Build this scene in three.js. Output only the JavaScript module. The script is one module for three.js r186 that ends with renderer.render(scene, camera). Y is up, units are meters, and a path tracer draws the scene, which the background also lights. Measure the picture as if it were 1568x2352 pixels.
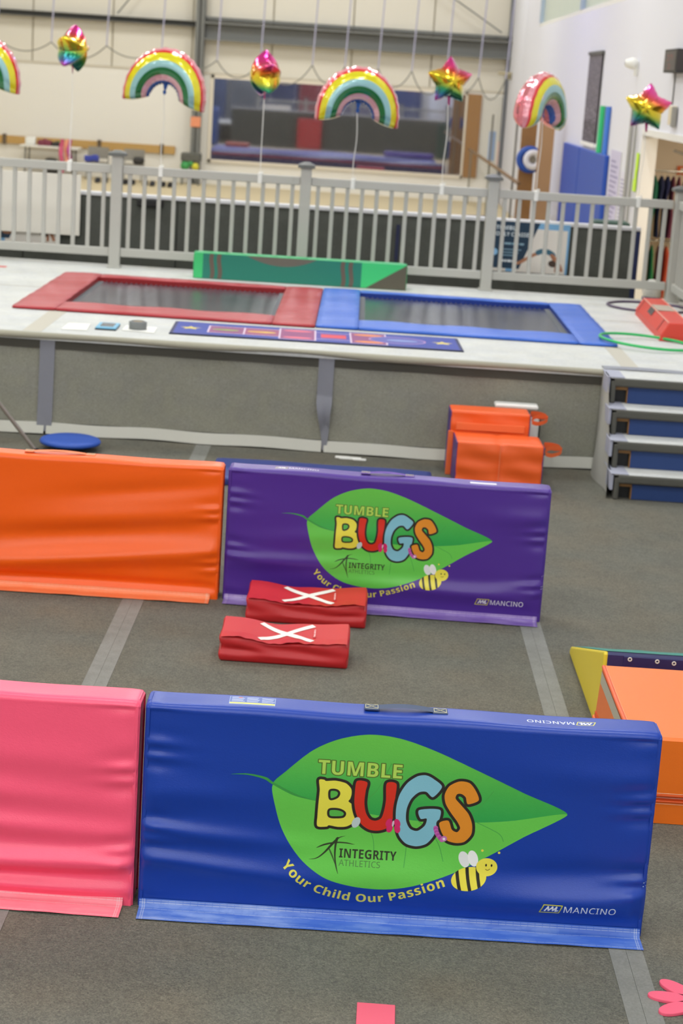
import * as THREE from 'three';
import { RoundedBoxGeometry } from 'three/addons/geometries/RoundedBoxGeometry.js';
import { mergeGeometries } from 'three/addons/utils/BufferGeometryUtils.js';
import { RectAreaLightUniformsLib } from 'three/addons/lights/RectAreaLightUniformsLib.js';

// ---------------------------------------------------------------- camera, sky, lights, exposure
const scene = new THREE.Scene();
const camera = new THREE.PerspectiveCamera(2 * Math.atan(1176 / 4150.7) * 180 / Math.PI, 1568 / 2352, 0.1, 200);
camera.rotation.order = 'YXZ';
camera.position.set(0, 2.9602, 0);
camera.rotation.set(-0.2353, 0, 0.0660);
camera.filmGauge = 24;
camera.focus = 6.6;
camera.userData.fStop = 2.8;
scene.add(camera);
scene.background = new THREE.Color(0.75, 0.85, 0.82);
RectAreaLightUniformsLib.init();
const renderer = new THREE.WebGLRenderer({ antialias: true });
renderer.toneMapping = THREE.LinearToneMapping;
renderer.toneMappingExposure = 1.0;
renderer.shadowMap.enabled = true;
const LAMP_POWER = 34, LAMP_COLOR = 0xf6f9fa, COOL_COLOR = 0xa6a6ff;
const CEIL = 8.2, XW = 3.6, ZB = -48.5, XL = -13, ZF = 14;

// ---------------------------------------------------------------- helpers
let seed = 12345;
const rnd = () => { seed = (seed * 1664525 + 1013904223) >>> 0; return seed / 4294967296; };
const V = (x, y, z) => new THREE.Vector3(x, y, z);
const taken = {};
function numbered(n) { const k = (taken[n] = (taken[n] ?? -1) + 1); return k ? n + '_' + String(k).padStart(3, '0') : n; }
function tag(o, label, category, group) { o.userData.label = label; o.userData.category = category; if (group) o.userData.group = group; return o; }
function thing(name, label, category, pos = [0, 0, 0], turn = 0, group) {
  const o = new THREE.Group(); o.name = numbered(name); o.position.set(...pos); o.rotation.y = turn; scene.add(o);
  return tag(o, label, category, group);
}
function mesh(name, geo, mat, parent = scene) {
  const m = new THREE.Mesh(Array.isArray(geo) ? merge(geo) : geo, mat);
  m.name = parent === scene ? numbered(name) : name; m.castShadow = m.receiveShadow = true; parent.add(m); return m;
}
function struct(name, geo, mat, parent = scene) { const m = mesh(name, geo, mat, parent); m.userData.kind = 'structure'; return m; }
function merge(list) { return mergeGeometries(list.map((g) => { const q = g.index ? g.toNonIndexed() : g; for (const k of Object.keys(q.attributes)) if (!['position', 'normal', 'uv'].includes(k)) q.deleteAttribute(k); return q; })); }
const mats = {};
function std(color, rough = 0.6, o = {}) {
  const key = color + '|' + rough + '|' + JSON.stringify(o, (k, v) => (v && v.isTexture ? v.uuid : v));
  return mats[key] ??= new THREE.MeshPhysicalMaterial({ color, roughness: rough, ...o });
}
function boxUV(g, s = 1) {     // uv in metres from the face direction
  const q = g.index ? g.toNonIndexed() : g, p = q.attributes.position, n = q.attributes.normal, uv = new Float32Array(p.count * 2);
  for (let i = 0; i < p.count; i += 3) {
    let nx = 0, ny = 0, nz = 0; for (let k = 0; k < 3; k++) { nx += Math.abs(n.getX(i + k)); ny += Math.abs(n.getY(i + k)); nz += Math.abs(n.getZ(i + k)); }
    for (let k = 0; k < 3; k++) {
      const x = p.getX(i + k), y = p.getY(i + k), z = p.getZ(i + k);
      const [a, b] = ny >= nx && ny >= nz ? [x, -z] : nx >= nz ? [z, y] : [x, y];
      uv[2 * (i + k)] = a * s; uv[2 * (i + k) + 1] = b * s;
    }
  }
  q.setAttribute('uv', new THREE.BufferAttribute(uv, 2)); return q;
}
const box = (w, h, d, x = 0, y = 0, z = 0) => new THREE.BoxGeometry(w, h, d).translate(x, y, z);          // centred
const slab = (x0, x1, y0, y1, z0, z1) => box(x1 - x0, y1 - y0, z1 - z0, (x0 + x1) / 2, (y0 + y1) / 2, (z0 + z1) / 2);
const rbox = (w, h, d, r, x = 0, y = 0, z = 0, seg = 3) => new RoundedBoxGeometry(w, h, d, seg, r).translate(x, y, z);
const rslab = (x0, x1, y0, y1, z0, z1, r, seg = 3) => rbox(x1 - x0, y1 - y0, z1 - z0, r, (x0 + x1) / 2, (y0 + y1) / 2, (z0 + z1) / 2, seg);
const tube = (pts, r, n = 24, rs = 8, closed = false) => new THREE.TubeGeometry(new THREE.CatmullRomCurve3(pts.map((p) => V(...p)), closed), n, r, rs, closed);
function bar(a, b, r, rs = 10) {
  const A = V(...a), B = V(...b), g = new THREE.CylinderGeometry(r, r, A.distanceTo(B), rs);
  g.applyQuaternion(new THREE.Quaternion().setFromUnitVectors(V(0, 1, 0), B.clone().sub(A).normalize()));
  return g.translate(...A.add(B).multiplyScalar(0.5).toArray());
}
function prism(pts, depth, bevel = 0, seg = 2) {   // polygon in x,y pulled along z from 0 to depth
  const s = new THREE.Shape(pts.map((p) => new THREE.Vector2(...p)));
  return new THREE.ExtrudeGeometry(s, { depth: depth - 2 * bevel, bevelEnabled: bevel > 0, bevelSize: bevel, bevelThickness: bevel, bevelOffset: -bevel, bevelSegments: seg }).translate(0, 0, bevel);
}
// a grid surface from a function of (u, v) in 0..1
function sheet(fn, nu, nv) {
  const p = [], uv = [], ix = [];
  for (let j = 0; j <= nv; j++) for (let i = 0; i <= nu; i++) { const q = fn(i / nu, j / nv); p.push(q[0], q[1], q[2]); uv.push(q[3] ?? i / nu, q[4] ?? j / nv); }
  for (let j = 0; j < nv; j++) for (let i = 0; i < nu; i++) { const a = j * (nu + 1) + i, b = a + 1, c = a + nu + 1, d = c + 1; ix.push(a, b, d, a, d, c); }
  const g = new THREE.BufferGeometry(); g.setAttribute('position', new THREE.Float32BufferAttribute(p, 3)); g.setAttribute('uv', new THREE.Float32BufferAttribute(uv, 2)); g.setIndex(ix); g.computeVertexNormals(); return g;
}
// tileable value noise
function lattice(n, s) { let q = s; const a = new Float32Array(n * n); for (let i = 0; i < a.length; i++) { q = (q * 1664525 + 1013904223) >>> 0; a[i] = q / 4294967296; } return a; }
function noiseField(size, octaves, s) {
  const out = new Float32Array(size * size);
  octaves.forEach(([cells, amp], o) => {
    const L = lattice(cells, s + 977 * o), k = cells / size;
    for (let y = 0; y < size; y++) for (let x = 0; x < size; x++) {
      const fx = x * k, fy = y * k, x0 = Math.floor(fx), y0 = Math.floor(fy), tx = fx - x0, ty = fy - y0, sx = tx * tx * (3 - 2 * tx), sy = ty * ty * (3 - 2 * ty);
      const g = (i, j) => L[((j % cells) * cells) + (i % cells)];
      out[y * size + x] += amp * ((g(x0, y0) * (1 - sx) + g(x0 + 1, y0) * sx) * (1 - sy) + (g(x0, y0 + 1) * (1 - sx) + g(x0 + 1, y0 + 1) * sx) * sy - 0.5);
    }
  });
  return out;
}
function noiseTex(size, base, octaves, s, tint = [1, 1, 1], srgb = true) {
  const f = noiseField(size, octaves, s), g = noiseField(size, [[Math.min(size, 9), 1]], s + 31), d = new Uint8Array(size * size * 4);
  for (let i = 0; i < f.length; i++) { for (let c = 0; c < 3; c++) d[4 * i + c] = Math.max(0, Math.min(255, base[c] * (1 + f[i]) + g[i] * tint[c])); d[4 * i + 3] = 255; }
  const t = new THREE.DataTexture(d, size, size); t.wrapS = t.wrapT = THREE.RepeatWrapping; t.magFilter = THREE.LinearFilter; t.minFilter = THREE.LinearMipmapLinearFilter; t.generateMipmaps = true;
  if (srgb) t.colorSpace = THREE.SRGBColorSpace; t.needsUpdate = true; return t;
}
const rep = (t, k) => { const c = t.clone(); c.repeat.set(k, k); c.needsUpdate = true; return c; };
function canvasTex(w, h, draw) {
  const c = document.createElement('canvas'); c.width = w; c.height = h; const x = c.getContext('2d'); draw(x, w, h);
  const t = new THREE.CanvasTexture(c); t.colorSpace = THREE.SRGBColorSpace; t.anisotropy = 8; return t;
}

// ---------------------------------------------------------------- materials
const bumpFine = noiseTex(256, [128, 128, 128], [[128, 0.5], [64, 0.4], [32, 0.3]], 7, [0, 0, 0], false);
const bumpCarpet = noiseTex(512, [128, 128, 128], [[256, 1.1], [128, 0.7], [64, 0.3]], 19, [0, 0, 0], false);
const carpetTex = noiseTex(1024, [104, 101, 89], [[1024, 0.12], [512, 0.28], [256, 0.16], [64, 0.05], [24, 0.05], [7, 0.05]], 5, [6, 1, -3]);
const deckTex = noiseTex(512, [205, 206, 202], [[256, 0.06], [64, 0.04], [8, 0.05]], 43, [6, 5, 0]);
const skirtTex = noiseTex(512, [142, 141, 128], [[256, 0.16], [128, 0.1], [32, 0.03], [6, 0.03]], 77, [4, 4, 0]);
const M = {
  wall: std(0xede9df, 0.85), wallRight: std(0xdfdfe6, 0.8), ceiling: std(0xe8e6e0, 0.9),
  carpet: new THREE.MeshStandardMaterial({ map: rep(carpetTex, 0.5), bumpMap: rep(bumpCarpet, 1.2), bumpScale: 0.004, roughness: 0.95 }),
  tan: std(0xcbbb97, 0.75), seam: new THREE.MeshStandardMaterial({ map: rep(noiseTex(256, [129, 129, 122], [[128, 0.1], [16, 0.08]], 91, [2, 2, 2]), 1.5), roughness: 0.7, bumpMap: rep(bumpFine, 4), bumpScale: 0.001 }),
  deck: new THREE.MeshStandardMaterial({ map: rep(deckTex, 0.8), roughness: 0.9 }),
  skirt: new THREE.MeshStandardMaterial({ map: rep(skirtTex, 1.3), roughness: 0.95, bumpMap: rep(bumpCarpet, 2), bumpScale: 0.002, side: THREE.DoubleSide }),
  hem: std(0xc9c8bd, 0.9, { side: THREE.DoubleSide }), lip: std(0xa9a593, 0.9, { side: THREE.DoubleSide }), tapeGrey: std(0x84858d, 0.75, { side: THREE.DoubleSide }),
  fence: std(0xb9b8b0, 0.55), fenceCap: std(0x6a6c69, 0.5), white: std(0xf0efe8, 0.6), whiteGloss: std(0xf2f2ec, 0.25), black: std(0x161616, 0.5),
  charcoal: std(0x46483f, 0.9), darkPart: new THREE.MeshStandardMaterial({ map: rep(noiseTex(256, [84, 86, 80], [[128, 0.1], [8, 0.06]], 61), 1), roughness: 0.95 }),
  steel: std(0x72736f, 0.6), steelDark: std(0x5a5a56, 0.6), chrome: std(0xd8d8d4, 0.2, { metalness: 1 }), wood: std(0x9a6f3c, 0.6), woodPale: std(0xb28a5c, 0.65), woodRail: std(0xc49a52, 0.5),
};
const vinyl = (color, rough = 0.34, o = {}) => std(color, rough, { bumpMap: rep(bumpFine, 6), bumpScale: 0.0006, clearcoat: 0.05, clearcoatRoughness: 0.35, ...o });

// ---------------------------------------------------------------- the room
{
  const fl = struct('floor', boxUV(slab(XL, 7, -0.2, 0, -20.4, ZF)), M.carpet);
  for (const [x, z0, z1] of [[-1.15, -14.34, ZF], [1.115, -14.34, ZF]])
    struct('seam_tape', [boxUV(slab(x - 0.061, x - 0.0006, 0, 0.0022, z0, z1)), boxUV(slab(x + 0.0006, x + 0.061, 0, 0.0022, z0, z1))], M.seam, fl);
  struct('floor', boxUV(slab(XL, 7, -0.2, 0, ZB, -20.4)), M.tan);
  struct('ceiling', slab(XL - 0.2, XW + 0.2, CEIL, CEIL + 0.2, ZB - 0.2, ZF + 0.2), M.ceiling);
  struct('wall_left', slab(XL - 0.2, XL, -0.2, CEIL, ZB, ZF), M.wall);
  struct('wall_front', slab(XL - 0.2, 7.2, -0.2, CEIL, ZF, ZF + 0.2), M.wall);
  // back wall: lining to 2.85 m with a ledge, cladding panels above with recessed joints
  const wb = struct('wall_back', slab(XL - 0.2, XW + 0.2, -0.2, CEIL, ZB - 0.4, ZB - 0.1), std(0xb9b09a, 0.9));
  struct('wall_lining', slab(XL, XW, 0, 2.84, ZB - 0.1, ZB), M.wall, wb);
  struct('ledge', slab(XL, XW, 2.84, 2.88, ZB - 0.1, ZB + 0.03), std(0xcfc6b2, 0.8), wb);
  for (let i = 0; i < 8; i++) { const x0 = XL + i * 2.08; struct('cladding_panel', slab(x0 + 0.02, Math.min(XW, x0 + 2.06), 2.88, CEIL, ZB - 0.12, ZB - 0.05), std(0xe0dacb, 0.8), wb); }
  for (let i = 0; i < 7; i++) struct('rib', rslab(2.99 + i * 0.075, 3.02 + i * 0.075, 0.6, 2.75, ZB - 0.01, ZB + 0.02, 0.008, 1), std(0xcfccc0, 0.7), wb);
  // right wall with a high strip window and an opening into the side room
  const t = 0.15, g = (z0, z1, y0, y1) => slab(XW, XW + t, y0, y1, z0, z1);
  const oz0 = -23.95, oz1 = -18.5;
  struct('wall_right', [g(ZB, oz0, -0.2, 4.31), g(oz0, oz1, 2.5, 4.31), g(oz1, ZF, -0.2, 4.31), g(ZB, -40.7, 4.31, CEIL), g(-40.7, -18, 6.2, CEIL), g(-18, ZF, 4.31, CEIL)], M.wallRight);
  const win = struct('window_1', [slab(XW, XW + 0.12, 4.31, 4.38, -40.7, -18), slab(XW, XW + 0.12, 6.13, 6.2, -40.7, -18)], M.whiteGloss);
  for (const z of [-40.6, -32.8, -25.4, -18.1]) struct('mullion', slab(XW - 0.02, XW + 0.12, 4.38, 6.13, z - 0.09, z + 0.09), std(0xa9b4c4, 0.5), win);
  for (const [a, b] of [[-40.51, -32.89], [-32.71, -25.49], [-25.31, -18.19]]) struct('pane', slab(XW + 0.05, XW + 0.056, 4.38, 6.13, a, b), std(0xe6f0e6, 0.35, { transmission: 1, thickness: 0 }), win);
  const door = struct('door_1', [slab(XW - 0.03, XW + t + 0.02, 0, 2.5, oz0 - 0.05, oz0 + 0.012), slab(XW - 0.03, XW + t + 0.02, 2.49, 2.57, oz0 - 0.05, oz1)], std(0xe9e7e2, 0.6));
  // side room behind the opening
  struct('wall_shop', [slab(XW + t, 7, -0.2, 3, -26.2, -26), slab(7, 7.2, -0.2, 3, -26.2, -17), slab(XW + t, 7.2, -0.2, 3, -17, -16.8)], std(0xf0e4d2, 0.85));
  struct('ceiling', slab(XW + t, 7.2, 2.9, 3.1, -26.2, -16.8), M.ceiling);
  // steelwork on the back wall
  struct('beam_1', [slab(XL, -4.58, 4.12, 4.14, ZB - 0.05, ZB + 0.2), slab(XL, -4.58, 4.0, 4.02, ZB - 0.05, ZB + 0.2), slab(XL, -4.58, 4.0, 4.14, ZB - 0.05, ZB + 0.05)], M.steelDark);
  struct('beam_2', [slab(-4.35, XW, 4.2, 4.28, ZB - 0.05, ZB + 0.12), slab(-4.35, XW, 4.1, 4.15, ZB - 0.05, ZB + 0.28), slab(-4.35, XW, 3.72, 4.1, ZB - 0.05, ZB + 0.1), slab(-4.35, XW, 3.69, 3.74, ZB - 0.05, ZB + 0.28)], M.steel);
  struct('column_1', [slab(-4.58, -4.35, 0, CEIL, ZB, ZB + 0.03), slab(-4.58, -4.35, 0, CEIL, ZB + 0.27, ZB + 0.3), slab(-4.48, -4.45, 0, CEIL, ZB, ZB + 0.3)], M.steel);
  struct('column_2', slab(3.5, 3.585, 0, CEIL, ZB, ZB + 0.12), std(0x6e7074, 0.6));
}
// ceiling lamps: a frame, a glowing diffuser and the light itself
for (const x of [-9.5, -5.5, -1.5, 1.9]) for (const z of [12.5, 9, 5, 1, -5.5, -12, -18.5, -25, -31.5, -38, -44.5]) {
  const cool = x > 0 && z < -26 && z > -36;
  const l = thing('ceiling_lamp', 'long white panel lamp on the hall ceiling, one of the even rows of panel lamps', 'lamp', [x, CEIL, z], 0, 'panel lamps on the hall ceiling');
  mesh('lamp_frame', [slab(-0.33, 0.33, -0.1, 0, -0.95, -0.9), slab(-0.33, 0.33, -0.1, 0, 0.9, 0.95), slab(-0.33, -0.28, -0.1, 0, -0.9, 0.9), slab(0.28, 0.33, -0.1, 0, -0.9, 0.9)], M.white, l);
  mesh('diffuser', slab(-0.28, 0.28, -0.07, -0.02, -0.9, 0.9), std(0xffffff, 0.6, { emissive: cool ? COOL_COLOR : LAMP_COLOR, emissiveIntensity: 3 }), l);
  const a = new THREE.RectAreaLight(cool ? COOL_COLOR : LAMP_COLOR, LAMP_POWER, 0.54, 1.78); a.position.set(0, -0.09, 0); a.rotation.x = -Math.PI / 2; l.add(a);
}
{
  const l = thing('ceiling_lamp', 'small warm panel lamp on the low ceiling of the clothing room', 'lamp', [5, 2.9, -22.5]);
  mesh('diffuser', slab(-0.3, 0.3, -0.05, 0, -0.6, 0.6), std(0xffffff, 0.6, { emissive: 0xffe6c4, emissiveIntensity: 3 }), l);
  const a = new THREE.RectAreaLight(0xfff0dc, 30, 0.58, 1.18); a.position.set(0, -0.06, 0); a.rotation.x = -Math.PI / 2; l.add(a);
}

// ---------------------------------------------------------------- the raised platform
const PH = 0.83, FZ = (x) => -19.55 - 0.037 * (x - 0.4);   // deck height; line of the railing
{
  const pl = new THREE.Group(); pl.name = 'platform'; pl.userData.kind = 'structure'; scene.add(pl);
  tag(pl, 'raised platform covered in pale grey carpet with a draped carpet skirt', 'platform');
  const s = new THREE.Shape([[-9, 14.36], [6.9, 14.36], [6.9, 19.72], [-9, 19.72]].map((p) => new THREE.Vector2(...p)));
  const hole = (a, b, c, d) => s.holes.push(new THREE.Path([[a, c], [a, d], [b, d], [b, c]].map((p) => new THREE.Vector2(...p))));
  hole(-2.66, -0.65, 16.1, 18.35); hole(-0.02, 2.02, 16.18, 18.47);
  // the deck stops at the side wall
  const deckShape = new THREE.Shape([[-9, 14.36], [3.59, 14.36], [3.59, 19.72], [-9, 19.72]].map((p) => new THREE.Vector2(...p))); deckShape.holes = s.holes;
  mesh('deck_carpet', boxUV(new THREE.ExtrudeGeometry(deckShape, { depth: 0.06, bevelEnabled: false }).rotateX(-Math.PI / 2).translate(0, PH - 0.06, 0)), M.deck, pl);
  for (const [a, b] of [[-2.65, -2.5], [2.19, 2.33]]) mesh('deck_tape', slab(a, b, PH, PH + 0.002, -15.69, -14.4), std(0xc3beb0, 0.9), pl);
  for (const z of [-17.6, -18.95]) mesh('deck_seam', slab(2.42, 3.58, PH, PH + 0.0015, z - 0.012, z + 0.012), std(0xb9b4aa, 0.9), pl);
  mesh('deck_seam', slab(-9, -3.0, PH, PH + 0.0015, -17.3, -17.27), std(0xb9b4aa, 0.9), pl);
  // rolled front edge of the carpet, sagging a little
  mesh('edge_roll', sheet((u, v) => { const x = -9 + 11.03 * u, a = v * Math.PI * 1.25, sag = 0.006 * Math.sin(x * 2.1) + 0.004 * Math.sin(x * 5.3 + 1); const r = 0.026 + 0.004 * Math.sin(x * 3.7); return [x, PH - r + r * Math.cos(a) + 0.001 - (v > 0.3 ? sag * v : 0), -14.37 + r * Math.sin(a) * 1.15]; }, 220, 12), M.lip, pl);
  mesh('under_edge', slab(-9, 2.03, 0.7, 0.79, -14.42, -14.375), std(0x4c4a42, 0.95), pl);
  const wav = (x, y) => 0.018 * (1 - y / 0.8) * Math.sin(x * 1.9 + 0.6) + 0.01 * (1 - y / 0.8) * Math.sin(x * 4.4) + 0.004 * Math.sin(x * 9 + y * 4);
  const skirtZ = (x, y) => -14.385 + wav(x, y) + 0.03 * Math.max(0, 0.25 - y);
  for (const [a, b] of [[-9, -2.45], [-2.43, -0.2], [-0.18, 2.04]])
    mesh('skirt', boxUV(sheet((u, v) => { const x = a + (b - a) * u, y = 0.79 - 0.69 * v; return [x, y, skirtZ(x, y)]; }, Math.round((b - a) * 24), 24)), M.skirt, pl);
  for (const [a, b] of [[-9, -2.45], [-2.43, -0.2], [-0.18, 2.04]])
    mesh('skirt_hem', sheet((u, v) => { const x = a + (b - a) * u, y = 0.1 - 0.09 * v + 0.004 * Math.sin(x * 7); return [x, y, skirtZ(x, y) + 0.006 + 0.02 * v]; }, Math.round((b - a) * 24), 6), M.hem, pl);
  mesh('skirt_tape', sheet((u, v) => { const x = -2.5 + 0.12 * u - 0.008 * v, y = 0.79 - 0.76 * v; return [x, y, skirtZ(x, y) + 0.012]; }, 4, 24), M.tapeGrey, pl);
  mesh('skirt_tape', sheet((u, v) => { const k = v < 0.5 ? 1 : 1 - 1.5 * (v - 0.5), x = -0.26 + 0.125 * u * k + (v > 0.5 ? 0.1 * (v - 0.5) + 0.05 * Math.sin((v - 0.5) * 5) * (v - 0.5) : 0), y = 0.79 - 0.77 * v, curl = v > 0.42 ? 0.03 * Math.sin((v - 0.42) * 9) + 0.035 * Math.cos(u * 5) * (v - 0.42) : 0; return [x, y, skirtZ(x, y) + 0.014 + Math.max(0, curl)]; }, 8, 60), M.tapeGrey, pl);
  mesh('platform_frame', [slab(-9, 3.58, 0, 0.77, -19.7, -19.62), slab(-9, 3.58, 0, 0.1, -18.62, -18.56), slab(-9, -8.9, 0, 0.77, -19.62, -14.5)], std(0x3c3b37, 0.9), pl);
  mesh('under_floor', slab(-9, 3.58, 0.05, 0.06, -19.6, -14.5), M.black, pl);
}
// stair at the right end of the platform
{
  const st = thing('stair', 'four-step carpeted stair with blue risers against the platform front', 'stair');
  const X0 = 2.01, X1 = 3.58, lv = [[0.2, -13.33], [0.415, -13.54], [0.62, -13.77], [0.829, -14.0]];
  const edge = std(0x57564f, 0.95), riser = vinyl(0x21407a, 0.6), tr = M.deck;
  lv.forEach(([y, z], i) => {
    const back = i < 3 ? lv[i + 1][1] - 0.28 : -14.36;
    mesh('tread', boxUV(rslab(X0 + 0.02, X1, y - 0.012, y, back, z, 0.006)), tr, st);
    mesh('tread_edge', rslab(X0 + 0.05, X1, y - 0.075, y - 0.006, z - 0.06, z + 0.008, 0.02), edge, st);
    mesh('corner_tape', [rslab(X0, X0 + 0.13, y - 0.004, y + 0.003, back, z + 0.004, 0.003), rslab(X0 - 0.004, X0 + 0.02, y - 0.13, y + 0.003, z - 0.25, z - 0.01, 0.006)], std(0xa9abba, 0.8), st);
    const y0 = i ? lv[i - 1][0] : 0, rz = z - 0.045;
    mesh('riser', rslab(X0 + 0.17, X1, y0, y - 0.06, rz - 0.03, rz, 0.004), riser, st);
    mesh('side_edge', rslab(X0 + 0.028, X0 + 0.066, y0, y - 0.03, z - 0.1, z + 0.002, 0.012), edge, st);
    mesh('timber', [slab(X0 + 0.075, X0 + 0.18, y - 0.105, y - 0.075, rz - 0.12, rz - 0.01), slab(X0 + 0.162, X0 + 0.17, y0, y - 0.1, rz - 0.06, rz - 0.005)], M.wood, st);
    mesh('void_back', slab(X0 + 0.066, X0 + 0.165, y0, y - 0.08, rz - 0.1, rz - 0.05), M.black, st);
  });
  mesh('side_skirt', boxUV(sheet((u, v) => { const zt = -14.37 + u * (0.34 + 0.7 * v), y = 0.82 - 0.82 * v; return [X0 + 0.005 - 0.02 * v + 0.022 * Math.sin(u * 7 + v * 3) * v, Math.min(y, 0.82 - Math.max(0, (zt + 14.0)) * 0.93), zt]; }, 24, 20)), std(0xb4b3aa, 0.95, { side: THREE.DoubleSide }), st);
  mesh('edge_strip', sheet((u, v) => [X0 + 0.01 + (X1 - X0 - 0.01) * u, PH + 0.003 + 0.012 * Math.sin(v * Math.PI) + 0.004 * Math.sin(u * 9), -14.53 + 0.15 * v], 40, 8), std(0x94969e, 0.8, { side: THREE.DoubleSide }), st);
}
// railing along the back of the platform
{
  const mk = (name, label, x0, z0, turn) => thing(name, label, 'railing', [x0, PH, z0], turn);
  const post = (p, x) => {
    const o = mesh('post', [rslab(x - 0.058, x + 0.058, 0, 1.185, -0.058, 0.058, 0.008, 2)], M.fence, p);
    const cap = new THREE.CylinderGeometry(0.04, 0.128, 0.03, 4, 1).rotateY(Math.PI / 4).translate(x, 1.225, 0);
    mesh('post_cap', [rslab(x - 0.092, x + 0.092, 1.178, 1.206, -0.092, 0.092, 0.006, 2), cap], M.fenceCap, o);
    mesh('post_base', rslab(x - 0.075, x + 0.075, 0, 0.02, -0.075, 0.075, 0.006, 2), M.fence, o);
  };
  const balGeo = rslab(-0.021, 0.021, 0.2, 1.0, -0.019, 0.019, 0.005, 1);
  const section = (p, x0, x1, n) => {
    mesh('top_rail', rslab(x0, x1, 0.992, 1.082, -0.035, 0.035, 0.01, 2), M.fence, p);
    mesh('bottom_rail', rslab(x0, x1, 0.12, 0.208, -0.03, 0.03, 0.008, 2), M.fence, p);
    for (let i = 0; i < n; i++) { const b = mesh('baluster', balGeo, M.fence, p); b.position.x = x0 + (i + 0.5) * (x1 - x0) / n + (n > 8 ? 0 : 0); }
  };
  const r = mk('railing', 'grey slatted railing with capped posts along the back of the platform', -0.61, FZ(-0.61), 0.037);
  for (const x of [-4, -2, 0, 2, 4.02]) post(r, x);
  for (const x of [-4, -2, 0, 2]) section(r, x + 0.058, x + 1.942, 12);
  const s = mk('railing', 'short end of the grey railing turning the corner towards the stair', 3.41, FZ(3.41) + 0.05, Math.PI / 2);
  mesh('top_rail', rslab(-3.2, -0.05, 0.992, 1.082, -0.035, 0.035, 0.01, 2), M.fence, s);
  mesh('bottom_rail', rslab(-3.2, -0.05, 0.12, 0.208, -0.03, 0.03, 0.008, 2), M.fence, s);
  for (let i = 0; i < 20; i++) mesh('baluster', balGeo, M.fence, s).position.x = -3.1 + i * 0.15;
  post(s, -3.2);
}

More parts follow.
